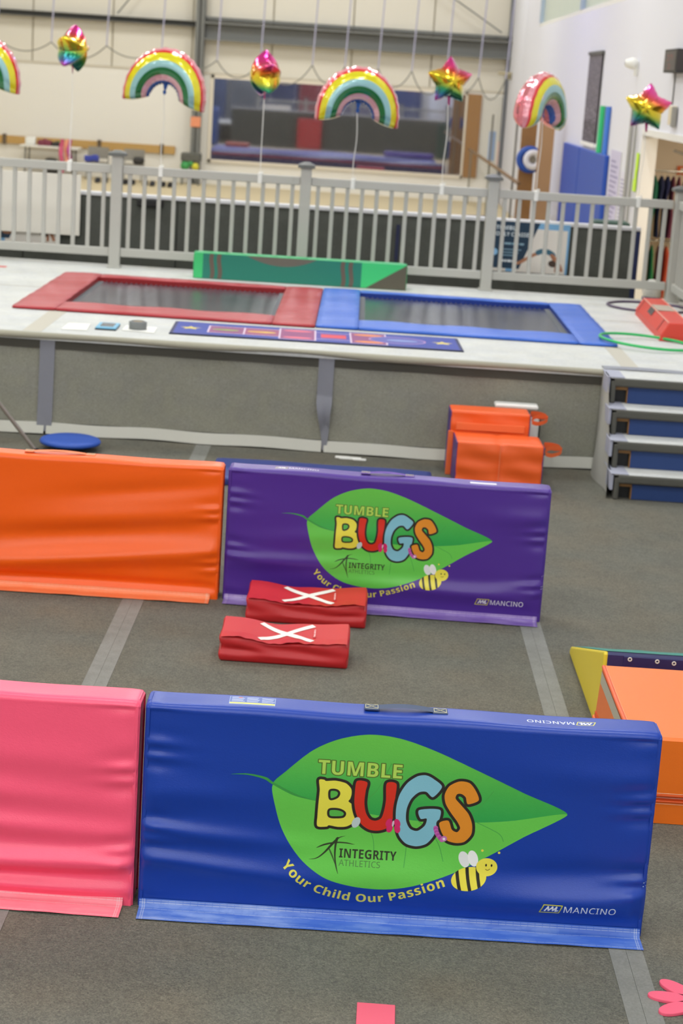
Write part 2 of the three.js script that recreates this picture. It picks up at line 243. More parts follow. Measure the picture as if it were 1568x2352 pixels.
// ---------------------------------------------------------------- the printed barrier mats
// the print was measured in units of the photograph's frame; PR turns them into metres on the panel face
const PR = (x, y) => { const X = (x - 700) / 1000, Y = (y - 1720) / 1000, w = 0.001508 * X - 0.059672 * Y + 1; return [(1.539716 * X + 0.063331 * Y + 0.569161) / w, (0.103363 * X - 1.672918 * Y + 0.645734) / w]; };
const L7 = (x, y) => PR(700 + x / 3.4087, 1720 + y / 3.4083), L3 = (x, y) => PR(900 + x / 2.347, 1560 + y / 2.347);
const PPM = 1119, BW = 1.83, BH = 0.78, BT = 0.16, BLEN = BH + BT + 0.02;
function barrierPrint(base, kind) {
  return canvasTex(2048, Math.round(BLEN * PPM), (c, W, H) => {
    c.fillStyle = base; c.fillRect(0, 0, W, H);
    const at = ([u, v]) => [u * PPM, H - v * PPM];
    const smooth = (pts, map, closed = true, tight = 0.5) => {
      const q = pts.map((p) => at(map ? map(...p) : p)), n = q.length, g = (i) => closed ? q[(i + n) % n] : q[Math.max(0, Math.min(n - 1, i))];
      c.beginPath(); c.moveTo(...q[0]);
      for (let i = 0; i < (closed ? n : n - 1); i++) { const a = g(i - 1), b = g(i), d = g(i + 1), e = g(i + 2), k = tight / 3; c.bezierCurveTo(b[0] + (d[0] - a[0]) * k, b[1] + (d[1] - a[1]) * k, d[0] - (e[0] - b[0]) * k, d[1] - (e[1] - b[1]) * k, d[0], d[1]); }
      if (closed) c.closePath();
    };
    if (kind) {
      const top = [[0.465, 0.505], [0.512, 0.562], [0.6, 0.643], [0.69, 0.69], [0.796, 0.714], [0.904, 0.706], [1.031, 0.668], [1.191, 0.602], [1.352, 0.532], [1.519, 0.458]];
      const bot = [[0.465, 0.505], [0.476, 0.423], [0.51, 0.325], [0.578, 0.228], [0.669, 0.165], [0.772, 0.139], [0.883, 0.135], [0.991, 0.156], [1.129, 0.21], [1.249, 0.279], [1.367, 0.359], [1.519, 0.458]];
      const rib = [[1.519, 0.458], [1.33, 0.423], [1.191, 0.407], [0.99, 0.4], [0.78, 0.42], [0.618, 0.453], [0.548, 0.473], [0.465, 0.505]];
      // upper half of the leaf runs dark at the rib to light at the edge: printed ink
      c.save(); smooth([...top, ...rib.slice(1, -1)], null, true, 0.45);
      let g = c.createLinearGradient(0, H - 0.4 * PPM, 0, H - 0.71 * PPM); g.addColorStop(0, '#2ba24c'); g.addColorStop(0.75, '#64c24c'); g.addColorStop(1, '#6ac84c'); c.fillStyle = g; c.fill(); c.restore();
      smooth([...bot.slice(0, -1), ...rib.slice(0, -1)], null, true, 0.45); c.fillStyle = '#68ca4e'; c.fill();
      c.strokeStyle = '#48a548'; c.lineWidth = 3;
      for (const v of [[[0.78, 0.41], [0.83, 0.33], [0.84, 0.25]], [[0.99, 0.4], [1.06, 0.33], [1.09, 0.25]], [[1.2, 0.407], [1.28, 0.37], [1.3, 0.34]], [[0.75, 0.43], [0.83, 0.5], [0.88, 0.61]], [[1.1, 0.4], [1.19, 0.45], [1.25, 0.53]], [[0.9, 0.4], [0.95, 0.33], [0.95, 0.22]]]) { smooth(v, null, false); c.stroke(); }
      smooth([[0.312, 0.534], [0.372, 0.54], [0.436, 0.531], [0.468, 0.512], [0.548, 0.474], [0.62, 0.453], [0.54, 0.468], [0.462, 0.505], [0.43, 0.523], [0.372, 0.535]]); c.fillStyle = '#3c9a45'; c.fill();
      // TUMBLE
      const word = (text, u0, v0, u1, cap, font, fill, stroke, lw) => {
        const [x0, y0] = at([u0, v0]), [x1] = at([u1, v0]); c.save(); c.font = font; c.textBaseline = 'alphabetic'; c.lineJoin = 'round';
        const w = c.measureText(text).width; c.translate(x0, y0); c.scale((x1 - x0) / w, cap * PPM / 71.5);
        if (stroke) { c.strokeStyle = stroke; c.lineWidth = lw; c.strokeText(text, 0, 0); } c.fillStyle = fill; c.fillText(text, 0, 0); c.restore();
      };
      word('TUMBLE', 0.62, 0.556, 0.924, 0.051, 'bold 100px sans-serif', '#b4d95c', '#557228', 10);
      const letters = [
        ['#e9e04c', [[112, 243], [150, 240], [168, 250], [240, 248], [320, 268], [362, 310], [366, 352], [355, 390], [342, 410], [378, 440], [396, 490], [394, 545], [370, 585], [320, 610], [255, 612], [188, 600], [168, 610], [97, 605], [98, 520], [106, 420], [116, 320]], [[[196, 326], [245, 322], [268, 345], [250, 378], [198, 390]], [[192, 474], [270, 474], [312, 500], [300, 530], [250, 536], [190, 528]]]],
        ['#d6301c', [[408, 252], [488, 262], [476, 330], [466, 420], [478, 500], [510, 550], [555, 562], [598, 540], [620, 480], [634, 400], [641, 270], [716, 274], [708, 380], [700, 480], [682, 560], [638, 622], [570, 642], [500, 632], [440, 588], [402, 510], [387, 430], [391, 340]], []],
        ['#82bfd0', [[1073, 298], [1010, 238], [950, 208], [880, 216], [800, 270], [740, 360], [714, 460], [712, 570], [737, 680], [790, 743], [870, 764], [950, 744], [1008, 680], [1040, 590], [1058, 478], [896, 478], [904, 546], [952, 546], [938, 600], [880, 642], [822, 624], [792, 560], [797, 470], [832, 392], [890, 342], [950, 337], [1003, 378]], []],
        ['#e38f28', [[1360, 404], [1338, 330], [1288, 268], [1210, 256], [1132, 292], [1094, 360], [1102, 430], [1142, 500], [1192, 570], [1214, 620], [1190, 652], [1150, 632], [1122, 562], [1052, 580], [1072, 660], [1112, 718], [1180, 738], [1248, 728], [1302, 670], [1308, 590], [1280, 510], [1222, 440], [1180, 390], [1192, 356], [1225, 354], [1258, 380], [1276, 434]], []]];
      c.lineJoin = 'round';
      for (const [col, outer, holes] of letters) {
        smooth(outer, L7, true, 0.42); c.strokeStyle = '#2b2621'; c.lineWidth = 23; c.stroke(); c.fillStyle = col; c.fill();
        for (const h of holes) { smooth(h, L7, true, 0.5); c.fillStyle = '#58b84a'; c.fill(); c.lineWidth = 9; c.stroke(); }
      }
      const ell = (u, v, rx, ry, rot, fill) => { const [x, y] = at([u, v]); c.beginPath(); c.ellipse(x, y, rx * PPM, ry * PPM, rot, 0, 7); c.fillStyle = fill; c.fill(); };
      // small insects between the letters
      { const p = L7(400, 576); ell(p[0], p[1], 0.014, 0.022, 0.4, '#c3d3d4'); }
      for (const [x, y, r] of [[658, 578, 0.35], [722, 582, -0.35], [662, 622, 0.2], [722, 626, -0.2]]) { const p = L7(x, y); ell(p[0], p[1], 0.011, 0.017, r, '#d92a6b'); }
      { const p = L7(690, 585); ell(p[0], p[1], 0.004, 0.012, 0.1, '#d9c3cf'); }
      for (let i = 0; i < 9; i++) { const p = L7(1024 + i * i * 0.75, 618 + i * 12); ell(p[0], p[1], 0.0085, 0.0085, 0, i % 2 ? '#b44aa0' : '#c864b0'); }
      { const p = L7(1088, 704); ell(p[0], p[1], 0.011, 0.011, 0, '#c878b8'); ell(p[0], p[1] - 0.001, 0.005, 0.005, 0, '#efe6ee'); }
      // athletics club mark
      c.fillStyle = '#2c3a20';
      const sw = (pts) => { smooth(pts, L7, true, 0.5); c.fill(); };
      sw([[30, 856], [90, 845], [150, 800], [215, 730], [262, 695], [318, 682], [270, 700], [225, 745], [160, 808], [95, 850]]);
      sw([[240, 705], [262, 695], [246, 760], [240, 840], [248, 910], [258, 965], [236, 900], [228, 820], [232, 750]]);
      sw([[88, 772], [150, 742], [240, 728], [320, 732], [390, 750], [310, 740], [240, 738], [160, 752]]);
      c.save(); c.globalAlpha = 0.75; sw([[182, 760], [205, 800], [225, 850], [238, 900], [215, 850], [195, 805]]); c.restore();
      word('INTEGRITY', 0.714, 0.243, 0.921, 0.033, 'bold 100px sans-serif', '#2d3723');
      word('ATHLETICS', 0.716, 0.214, 0.866, 0.022, '100px sans-serif', '#4b8040');
      // arched motto
      const arc = [[0.507, 0.205], [0.57, 0.143], [0.65, 0.1], [0.73, 0.08], [0.807, 0.074], [0.89, 0.083], [0.98, 0.111], [1.06, 0.143], [1.115, 0.166]].map((p) => { const q = at(p); return V(q[0], q[1], 0); });
      const cv = new THREE.CatmullRomCurve3(arc), len = cv.getLength(), text = 'Your Child Our Passion';
      c.font = 'bold 56px sans-serif'; c.textBaseline = 'alphabetic'; c.textAlign = 'center'; c.fillStyle = '#e6dc5a';
      const ws = [...text].map((ch) => c.measureText(ch).width), tot = ws.reduce((a, b) => a + b), k = (len * 0.985) / tot; let sx = len * 0.004;
      [...text].forEach((ch, i) => { const m = Math.min(1, (sx + ws[i] * k / 2) / len), p = cv.getPointAt(m), tg = cv.getTangentAt(m); sx += ws[i] * k; c.save(); c.translate(p.x, p.y); c.rotate(Math.atan2(tg.y, tg.x)); c.scale(Math.min(1.15, k), 1); c.fillText(ch, 0, 0); c.restore(); });
      c.textAlign = 'left';
      // bee
      { const a = L3(388, 970), b = L3(436, 966); ell(a[0], a[1], 0.019, 0.031, -0.35, '#e6e8e6'); ell(b[0], b[1], 0.018, 0.031, -0.3, '#f2f3ef'); }
      c.save(); { const p = L3(412, 1070), [x, y] = at(p); c.beginPath(); c.ellipse(x, y, 0.064 * PPM, 0.043 * PPM, -0.22, 0, 7); c.fillStyle = '#eee04a'; c.fill(); c.clip(); c.strokeStyle = '#26231c'; c.lineWidth = 13; for (const d of [-0.047, -0.01, 0.027]) { c.beginPath(); c.moveTo(x + d * PPM, y - 0.06 * PPM); c.quadraticCurveTo(x + (d + 0.002) * PPM, y, x + (d + 0.022) * PPM, y + 0.06 * PPM); c.stroke(); } } c.restore();
      { const p = L3(510, 1012); ell(p[0], p[1], 0.0385, 0.034, 0, '#f0e350'); ell(p[0] - 0.003, p[1] + 0.007, 0.003, 0.005, 0, '#26231c'); ell(p[0] + 0.017, p[1] + 0.007, 0.003, 0.005, 0, '#26231c'); const [x, y] = at([p[0] + 0.003, p[1] - 0.005]); c.beginPath(); c.arc(x, y - 4, 11, 0.5, 2.4); c.lineWidth = 2.5; c.strokeStyle = '#6a5b20'; c.stroke(); }
      for (const q of [[487, 924], [577, 936]]) { const p = L3(...q); ell(p[0], p[1], 0.0048, 0.0048, 0, '#f0dc50'); }
      // maker's mark, on the face and turned on the top
      const maker = (u, v, s, flip) => {
        const [x, y] = at([u, v]); c.save(); c.translate(x, y); if (flip) c.rotate(Math.PI); c.scale(s, s);
        c.beginPath(); c.moveTo(14, -36); c.lineTo(88, -36); c.lineTo(78, 4); c.lineTo(0, 4); c.closePath(); c.lineWidth = 5; c.lineJoin = 'round'; c.strokeStyle = '#d9cf4a'; c.stroke();
        c.lineWidth = 7; c.lineCap = 'round'; c.strokeStyle = '#f4f4f0'; c.beginPath(); c.moveTo(20, -6); c.lineTo(32, -28); c.lineTo(35, -8); c.lineTo(50, -28); c.lineTo(52, -8); c.lineTo(66, -28); c.lineTo(63, -5); c.lineTo(72, -9); c.stroke();
        c.font = '100px sans-serif'; c.fillStyle = '#f1f1ec'; const w = c.measureText('MANCINO').width; c.translate(92, 0); c.scale(218 / w, 34 / 71.5); c.fillText('MANCINO', 0, 0); c.restore();
      };
      maker(1.45, 0.088, 1, false);
      const topV = (d) => BH + d;
      if (kind === 'blue') {
        maker(1.6, topV(0.087), 0.9, true);
        const [x, y] = at([0.291, topV(0.122)]); c.fillStyle = '#2f55a8'; c.fillRect(x, y, 0.162 * PPM, 0.08 * PPM); c.fillStyle = '#cfd6e6'; for (let i = 0; i < 5; i++) for (let j = 0; j < 3; j++) c.fillRect(x + 8 + j * 60, y + 8 + i * 12, 44 + ((i * 7 + j * 3) % 10), 4);
        c.fillStyle = '#e2d95c'; c.fillRect(x, y + 0.062 * PPM, 0.162 * PPM, 0.014 * PPM); c.fillStyle = '#c0453a'; c.fillRect(x + 34, y + 8, 16, 10); c.strokeStyle = '#aebbd8'; c.lineWidth = 2; c.strokeRect(x, y, 0.162 * PPM, 0.08 * PPM);
      } else {
        maker(0.26, topV(0.06), 0.9, false);
        const [x, y] = at([1.37, topV(0.09)]); c.fillStyle = '#e4e0e6'; c.fillRect(x, y, 0.15 * PPM, 0.04 * PPM);
      }
      // stitched corner marks at the right edge
      c.strokeStyle = '#cfd4e2'; c.lineWidth = 3; for (const v of [0.275, 0.215, 0.2]) { const [x, y] = at([1.815, v]); c.beginPath(); c.moveTo(x, y); c.lineTo(x + 14, y - 2); c.stroke(); }
    } else { c.strokeStyle = '#f0b8ba'; c.lineWidth = 3; for (const v of [0.275, 0.215, 0.2]) { const [x, y] = at([1.79, v]); c.beginPath(); c.moveTo(x, y); c.lineTo(x + 30, y - 5); c.stroke(); } }
  });
}
function flapTex(base, wear) {
  return canvasTex(1024, 64, (c, W, H) => {
    c.fillStyle = base; c.fillRect(0, 0, W, H);
    for (let i = 0; i < 260; i++) { c.globalAlpha = 0.05 * wear; c.fillStyle = '#fff'; const x = rnd() * W; c.beginPath(); c.ellipse(x * (rnd() < 0.4 ? 0.3 : 1), rnd() * H, 14 + rnd() * 40, 3 + rnd() * 9, 0, 0, 7); c.fill(); }
    c.globalAlpha = 0.85; c.strokeStyle = '#e8e2e0'; c.setLineDash([14, 1]); c.lineWidth = 1.1;
    for (const y of [4, 9, 24, 58]) { c.beginPath(); c.moveTo(0, y); c.lineTo(W, y); c.stroke(); }
    for (const x of [7, 11, W - 11, W - 7]) { c.beginPath(); c.moveTo(x, 0); c.lineTo(x, H); c.stroke(); }
  });
}
const gauss = (t) => Math.exp(-t * t);
function barrier({ label, x, z, yaw, color, kind, ridges, flapHex, wear, flapEnds, handle, hex }) {
  const b = thing('barrier_mat', label, 'barrier mat', [x, 0, z], yaw);
  const rc = 0.028, H = BH, T = BT;
  const disp = (px, s) => {
    const e = Math.min(px + BW / 2, BW / 2 - px), fade = Math.min(1, e / 0.05);
    if (s > H - rc) return 0.004 * Math.sin(px * 9) * Math.sin(Math.min(1, Math.max(0, (s - H + rc) / (T + rc))) * Math.PI) * fade;
    let d = 0; for (const [y0, A0, sg, slope, xc, xw] of ridges) d += 1.7 * A0 * gauss((s - y0 - slope * (px - xc)) / sg) * gauss((px - xc) / xw);
    d += 0.0022 * Math.sin(s * 17 + px * 1.3) * Math.sin(px * 2.1 + s * 3 + 1);
    d += 0.006 * gauss(e / 0.11) * Math.sin(s * 58 + 3 * Math.sin(s * 21 + (px > 0 ? 2 : 0)) + e * 6);           // gathers at the sewn ends
    d += 0.006 * gauss((H - rc - s) / 0.05) * -1 * gauss(e / 0.12);                                          // pinch under the top corners
    return d * Math.min(1, s / 0.05) * (0.35 + 0.65 * fade);
  };
  // profile: up the front, over the top, down the back
  const prof = (s) => {
    const arcL = rc * Math.PI / 2, a = H - rc, b1 = a + arcL, c1 = b1 + T - 2 * rc, d1 = c1 + arcL;
    if (s <= a) return [0, s, 1, 0, s];
    if (s <= b1) { const q = (s - a) / rc; return [-rc + rc * Math.cos(q), a + rc * Math.sin(q), Math.cos(q), Math.sin(q), a + (s - a) * (2 * rc) / arcL]; }
    if (s <= c1) return [-rc - (s - b1), H, 0, 1, H + rc + (s - b1)];
    if (s <= d1) { const q = (s - c1) / rc; return [-T + rc - rc * Math.sin(q), H - rc + rc * Math.cos(q), -Math.sin(q), Math.cos(q), H + T - rc + (s - c1)]; }
    return [-T, H - rc - (s - d1), -1, 0, BLEN];
  };
  const arcL = rc * Math.PI / 2, total = 2 * (H - rc) + 2 * arcL + T - 2 * rc;
  const cover = sheet((u, v) => {
    const s = v < 0.62 ? v / 0.62 * (H - rc) : v < 0.8 ? (H - rc) + (v - 0.62) / 0.18 * (2 * arcL + T - 2 * rc) : (H - rc) + 2 * arcL + T - 2 * rc + (v - 0.8) / 0.2 * (H - rc);
    const px = (u - 0.5) * BW, [pz, py, nz, ny, tv] = prof(Math.min(s, total)), e = Math.min(px + BW / 2, BW / 2 - px), round = -0.012 * Math.pow(Math.max(0, 1 - e / 0.015), 2), d = disp(px, s) + round;
    return [px, py + ny * d, pz + nz * d, u * BW * PPM / 2048, tv / BLEN];
  }, 170, 150);
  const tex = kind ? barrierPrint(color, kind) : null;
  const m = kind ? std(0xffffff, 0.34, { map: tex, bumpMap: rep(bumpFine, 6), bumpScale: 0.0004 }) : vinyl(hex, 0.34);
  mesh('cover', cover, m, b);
  const endShape = []; for (let i = 0; i <= 40; i++) { const p = prof(total * i / 40); endShape.push([p[0], p[1]]); }
  const eg = prism(endShape, 0.01).rotateY(Math.PI / 2);       // x,y polygon -> z,y plane
  for (const sgn of [-1, 1]) { const g = eg.clone(); g.rotateY(0); const q = g.attributes.position; for (let i = 0; i < q.count; i++) q.setZ(i, -q.getZ(i)); g.translate(sgn > 0 ? BW / 2 - 0.016 : -BW / 2 + 0.006, 0, 0); g.computeVertexNormals(); mesh('end_panel', g, vinyl(hex, 0.45, { side: THREE.DoubleSide }), b); }
  const [fa, fb] = flapEnds;
  mesh('floor_flap', sheet((u, v) => { const px = -BW / 2 + fa + (BW - fa - fb) * u, wob = 0.003 * Math.sin(px * 11 + 1) + 0.002 * Math.sin(px * 23); return v < 0.3 ? [px, 0.036 - 0.03 * (v / 0.3), 0.003 + 0.012 * (v / 0.3) ** 2, u, 1 - v] : [px, 0.006 + Math.max(0, wob) * (v - 0.3), 0.015 + 0.095 * (v - 0.3) / 0.7 + wob * 0.6, u, 1 - v]; }, 120, 16), std(0xffffff, 0.45, { map: flapTex(flapHex, wear), side: THREE.DoubleSide }), b);
  if (handle) {
    const [h0, h1, hex2] = handle, hm = std(hex2, 0.8), zc = -0.09;
    mesh('carry_handle', sheet((u, v) => [h0 + (h1 - h0) * u, H + 0.004 + 0.012 * Math.sin(u * Math.PI), zc + 0.045 * (0.5 - v)], 24, 4), std(hex2, 0.8, { side: THREE.DoubleSide }), b);
    for (const hx of [h0, h1]) {
      const e = mesh('handle_patch', rslab(hx - 0.027, hx + 0.027, H + 0.001, H + 0.008, zc - 0.026, zc + 0.026, 0.003, 1), hm, b), w = 0.0022, y = H + 0.009;
      mesh('stitching', [slab(hx - 0.022, hx + 0.022, y - 0.001, y, zc + 0.019, zc + 0.021), slab(hx - 0.022, hx + 0.022, y - 0.001, y, zc - 0.021, zc - 0.019), slab(hx - 0.023, hx - 0.021, y - 0.001, y, zc - 0.02, zc + 0.02), slab(hx + 0.021, hx + 0.023, y - 0.001, y, zc - 0.02, zc + 0.02), bar([hx - 0.021, y, zc - 0.019], [hx + 0.021, y, zc + 0.019], w / 2, 5), bar([hx - 0.021, y, zc + 0.019], [hx + 0.021, y, zc - 0.019], w / 2, 5)], std(0xc9c4a8, 0.8), e);
    }
  }
  return b;
}
const ridgesBlue = [[0.305, 0.011, 0.035, -0.05, -0.85, 0.42], [0.2, 0.012, 0.035, -0.1, -0.85, 0.5], [0.17, 0.011, 0.075, 0, 0.0, 0.6], [0.13, 0.018, 0.05, 0.05, 0.75, 0.5], [0.45, 0.006, 0.05, 0, -0.8, 0.25], [0.24, -0.006, 0.04, 0.08, 0.7, 0.4], [0.06, -0.004, 0.03, 0, 0.2, 0.9], [0.6, 0.004, 0.05, -0.05, 0.8, 0.3]];
barrier({ label: 'blue barrier mat with a printed green leaf and a bee, nearest to the camera', x: 0.2719, z: -6.0303, yaw: 0.0095, color: '#0d3ba0', hex: 0x0d3ba0, kind: 'blue', ridges: ridgesBlue, flapHex: '#4068c4', wear: 0.9, flapEnds: [0.006, 0.008], handle: [-0.117, 0.128, 0x4a5670] });
barrier({ label: 'purple barrier mat with a printed green leaf and a bee, behind two red blocks', x: 0.2612, z: -9.9774, yaw: -0.0293, color: '#4d2a8e', hex: 0x4d2a8e, kind: 'purple', ridges: [[0.25, 0.012, 0.05, 0.02, -0.8, 0.7], [0.14, 0.014, 0.05, -0.03, 0.5, 0.7], [0.6, 0.006, 0.05, 0, 0.85, 0.25], [0.4, 0.006, 0.06, 0.1, -0.4, 0.5], [0.2, 0.008, 0.04, 0.1, 0.85, 0.3]], flapHex: '#7a5cae', wear: 0.9, flapEnds: [0.01, 0.02], handle: [-0.14, 0.11, 0x6f50a4] });
barrier({ label: 'plain pink barrier mat standing end to end with the blue leaf mat', x: -1.5766, z: -6.0349, yaw: -0.0145, hex: 0xff5a7c, ridges: [[0.16, 0.024, 0.045, 0.03, 0.5, 0.8], [0.29, 0.012, 0.045, -0.03, 0.35, 0.6], [0.09, -0.012, 0.03, 0.02, 0.2, 0.6], [0.06, 0.012, 0.03, 0, 0.6, 0.5], [0.42, 0.008, 0.05, -0.05, 0.3, 0.5], [0.55, 0.005, 0.06, -0.03, 0.4, 0.6]], flapHex: '#f5808f', wear: 0.5, flapEnds: [0.01, 0.035] });
barrier({ label: 'plain orange barrier mat standing end to end with the purple leaf mat', x: -1.5943, z: -9.9779, yaw: 0.0062, hex: 0xfa6206, ridges: [[0.2, 0.026, 0.06, 0.1, 0.1, 1.0], [0.36, -0.012, 0.07, 0.1, 0.2, 0.8], [0.62, -0.008, 0.05, 0.12, 0.5, 0.5], [0.07, -0.012, 0.03, 0, 0.2, 1.2], [0.45, 0.01, 0.06, 0.1, 0.4, 0.7]], flapHex: '#f98048', wear: 0.5, flapEnds: [0.01, 0.045], handle: [-0.2, 0.15, 0xf08a5c] });

// ---------------------------------------------------------------- soft blocks
function softBox(w, h, d, r, seg, fn) {          // rounded box standing on y = 0, each point moved by fn(x, y, z)
  const [sx, sy, sz] = seg, g = new THREE.BoxGeometry(w, h, d, sx, sy, sz), p = g.attributes.position, q = V(0, 0, 0), c = V(0, 0, 0);
  for (let i = 0; i < p.count; i++) {
    q.fromBufferAttribute(p, i);
    // spread the grid lines towards the edges so the rounding has points to use
    c.set(Math.max(-w / 2 + r, Math.min(w / 2 - r, q.x)), Math.max(-h / 2 + r, Math.min(h / 2 - r, q.y)), Math.max(-d / 2 + r, Math.min(d / 2 - r, q.z)));
    const o = q.clone().sub(c); if (o.lengthSq() > 1e-12) q.copy(c).addScaledVector(o.normalize(), r);
    q.y += h / 2; const m = fn ? fn(q.x, q.y, q.z) : [0, 0, 0]; p.setXYZ(i, q.x + m[0], Math.max(0, q.y + m[1]), q.z + m[2]);
  }
  g.computeVertexNormals();
  // share normals along the box's edges
  const map = new Map(), n = g.attributes.normal, key = (i) => [p.getX(i), p.getY(i), p.getZ(i)].map((t) => t.toFixed(4)).join();
  for (let i = 0; i < p.count; i++) { const k = key(i), a = map.get(k) ?? V(0, 0, 0); a.add(V(n.getX(i), n.getY(i), n.getZ(i))); map.set(k, a); }
  for (let i = 0; i < p.count; i++) { const a = map.get(key(i)).clone().normalize(); n.setXYZ(i, a.x, a.y, a.z); }
  return g;
}
function redBlock(label, x, z, yaw, k) {
  const W = 0.665, D = 0.262, Ht = 0.152;
  const b = thing('red_block', label, 'foam block', [x, 0, z], yaw);
  const sag = (px) => -0.026 * gauss(px / 0.2) + 0.006 * Math.sin(px * 21 + k) * (1 - Math.abs(px) / 0.4);
  const top = (px, pz) => sag(px) - 0.034 * (pz / D);
  const red = vinyl(0xc32226, 0.4), f = (px, y, pz) => {
    const s = Math.max(0, (y - 0.03) / (Ht - 0.03)), fr = pz > D / 2 - 0.02 ? 1 : 0;
    return [0.004 * Math.sin(y * 60 + pz * 20) * (Math.abs(px) > W / 2 - 0.02 ? 1 : 0), top(px, pz) * s, fr * (0.008 * Math.sin(px * 13 + y * 40 + k) * s * (1 - s) * 3 - 0.012 * gauss((y - 0.075) / 0.02) * gauss((px + 0.22 - 0.47 * k) / 0.09) + 0.01 * gauss((y - 0.04) / 0.03))];
  };
  mesh('cover', softBox(W, Ht, D, 0.014, [60, 16, 26], f), red, b);
  // top sheet, its front edge lifting away from the body
  const lip = (u) => 0.004 + 0.007 * Math.max(0, Math.sin(u * 14 + k * 2)) + 0.004 * Math.sin(u * 33) ** 2;
  mesh('top_sheet', sheet((u, v) => { const px = -W / 2 + 0.008 + (W - 0.016) * u, pz = -D / 2 + 0.012 + (D - 0.004) * v; return [px, Ht + top(px, pz) + 0.002 + (v > 0.7 ? lip(u) * ((v - 0.7) / 0.3) * Math.sin(u * Math.PI) ** 0.4 : 0), pz + (v > 0.95 ? 0.003 * Math.sin(u * 40) : 0)]; }, 60, 20), vinyl(0xcf2a2e, 0.4, { side: THREE.DoubleSide }), b);
  const strip = (a, c) => sheet((u, v) => { const dx = c[0] - a[0], dz = c[1] - a[1], l = Math.hypot(dx, dz), px = a[0] + dx * u - dz / l * 0.034 * (v - 0.5), pz = a[1] + dz * u + dx / l * 0.034 * (v - 0.5), vv = (pz + D / 2 - 0.012) / (D - 0.004), uu = (px + W / 2 - 0.008) / (W - 0.016); return [px, Ht + top(px, pz) + 0.0045 + (vv > 0.7 ? lip(uu) * ((vv - 0.7) / 0.3) * Math.sin(uu * Math.PI) ** 0.4 : 0), pz]; }, 30, 3);
  const x0 = -0.13, x1 = 0.145, z0 = -0.092, z1 = 0.108, wm = std(0xf4f0e6, 0.7, { side: THREE.DoubleSide });
  mesh('cross_strap', strip([x0, z0], [x1, z1]), wm, b); mesh('cross_strap', strip([x1, z0], [x0, z1]), wm, b);
  const t = canvasTex(128, 32, (c) => { c.fillStyle = '#cf2a2e'; c.fillRect(0, 0, 128, 32); c.fillStyle = '#f2e6e0'; for (let i = 0; i < 8; i++) { c.fillRect(6 + i * 15, 9, 4, 16); c.fillRect(6 + i * 15, i % 2 ? 9 : 21, 10, 4); if (i % 3) c.fillRect(13 + i * 15, 9, 4, 16); } });
  mesh('care_label', sheet((u, v) => { const px = 0.145 + 0.016 * v, pz = 0.055 - 0.1 * u; return [px, Ht + top(px, pz) + 0.006, pz]; }, 8, 2), std(0xffffff, 0.5, { map: t, side: THREE.DoubleSide }), b);
  mesh('stitching', [[-1, 1], [1, 1]].map(([s, q]) => bar([s * (W / 2 - 0.006), 0.02, q * (D / 2 - 0.004)], [s * (W / 2 - 0.008), Ht + top(s * W / 2, 0.1) - 0.01, q * (D / 2 - 0.006)], 0.0016, 5)), std(0xd98c86, 0.8), b);
}
redBlock('red block with a white cross, in front of the other red block', -0.249, -9.012, -0.012, 0);
redBlock('red block with a white cross, touching the purple leaf mat', -0.158, -9.735, -0.01, 1);

// ---------------------------------------------------------------- orange trapezoid and cheese wedge at the right
{
  const b = thing('orange_block', 'glossy orange trapezoid block with a grey fastening strip, beside the blue leaf mat', 'foam block', [1.25, 0, -7.11]);
  const om = vinyl(0xf8781c, 0.34), L = 1.25;
  // profile in (depth, height): front upright, back leaning out
  const side = [[0, 0.125], [0, 0.37], [-0.012, 0.382], [-0.93, 0.382], [-0.945, 0.37], [-1.02, 0.125]];
  const toX = (pts, len, bev) => { const g = prism(pts, len, bev, 3); g.rotateY(Math.PI / 2); const p = g.attributes.position; return g; };
  // rotateY maps x -> -z and z -> x, so feed -depth
  mesh('upper_cushion', boxUV(toX(side.map(([d, y]) => [-d, y]), L, 0.014)).translate(0.012, 0, 0), om, b);
  mesh('lower_cushion', boxUV(toX([[0, 0.002], [0, 0.1], [-1.04, 0.1], [-1.075, 0.002]].map(([d, y]) => [-d, y]), L + 0.01, 0.01)).translate(0.002, 0, 0), om, b);
  mesh('middle_seam', [slab(0.01, L, 0.1, 0.126, -1.02, -0.012), rslab(0.01, L, 0.122, 0.132, -0.03, 0.004, 0.004, 1), rslab(0.01, L, 0.096, 0.106, -0.03, 0.005, 0.004, 1)], vinyl(0xe4591a, 0.5), b);
  mesh('stitching', [slab(0.02, L, 0.136, 0.1375, 0, 0.0012), slab(0.02, L, 0.112, 0.1145, -0.013, -0.0105), slab(0.02, L, 0.09, 0.0915, 0, 0.0012)], std(0xf5d3b8, 0.8), b);
  mesh('top_piping', tube([[0.018, 0.376, -0.02], [0.012, 0.378, -0.3], [0.012, 0.378, -0.6], [0.016, 0.376, -0.925]], 0.01, 24, 10), vinyl(0xf4601a, 0.3), b);
  mesh('fastening_strip', [sheet((u, v) => [0.0095 - 0.001 * v, 0.355 - 0.06 * v, -0.03 - 0.9 * u], 10, 2)], std(0xb5b09c, 0.9, { side: THREE.DoubleSide }), b);
}
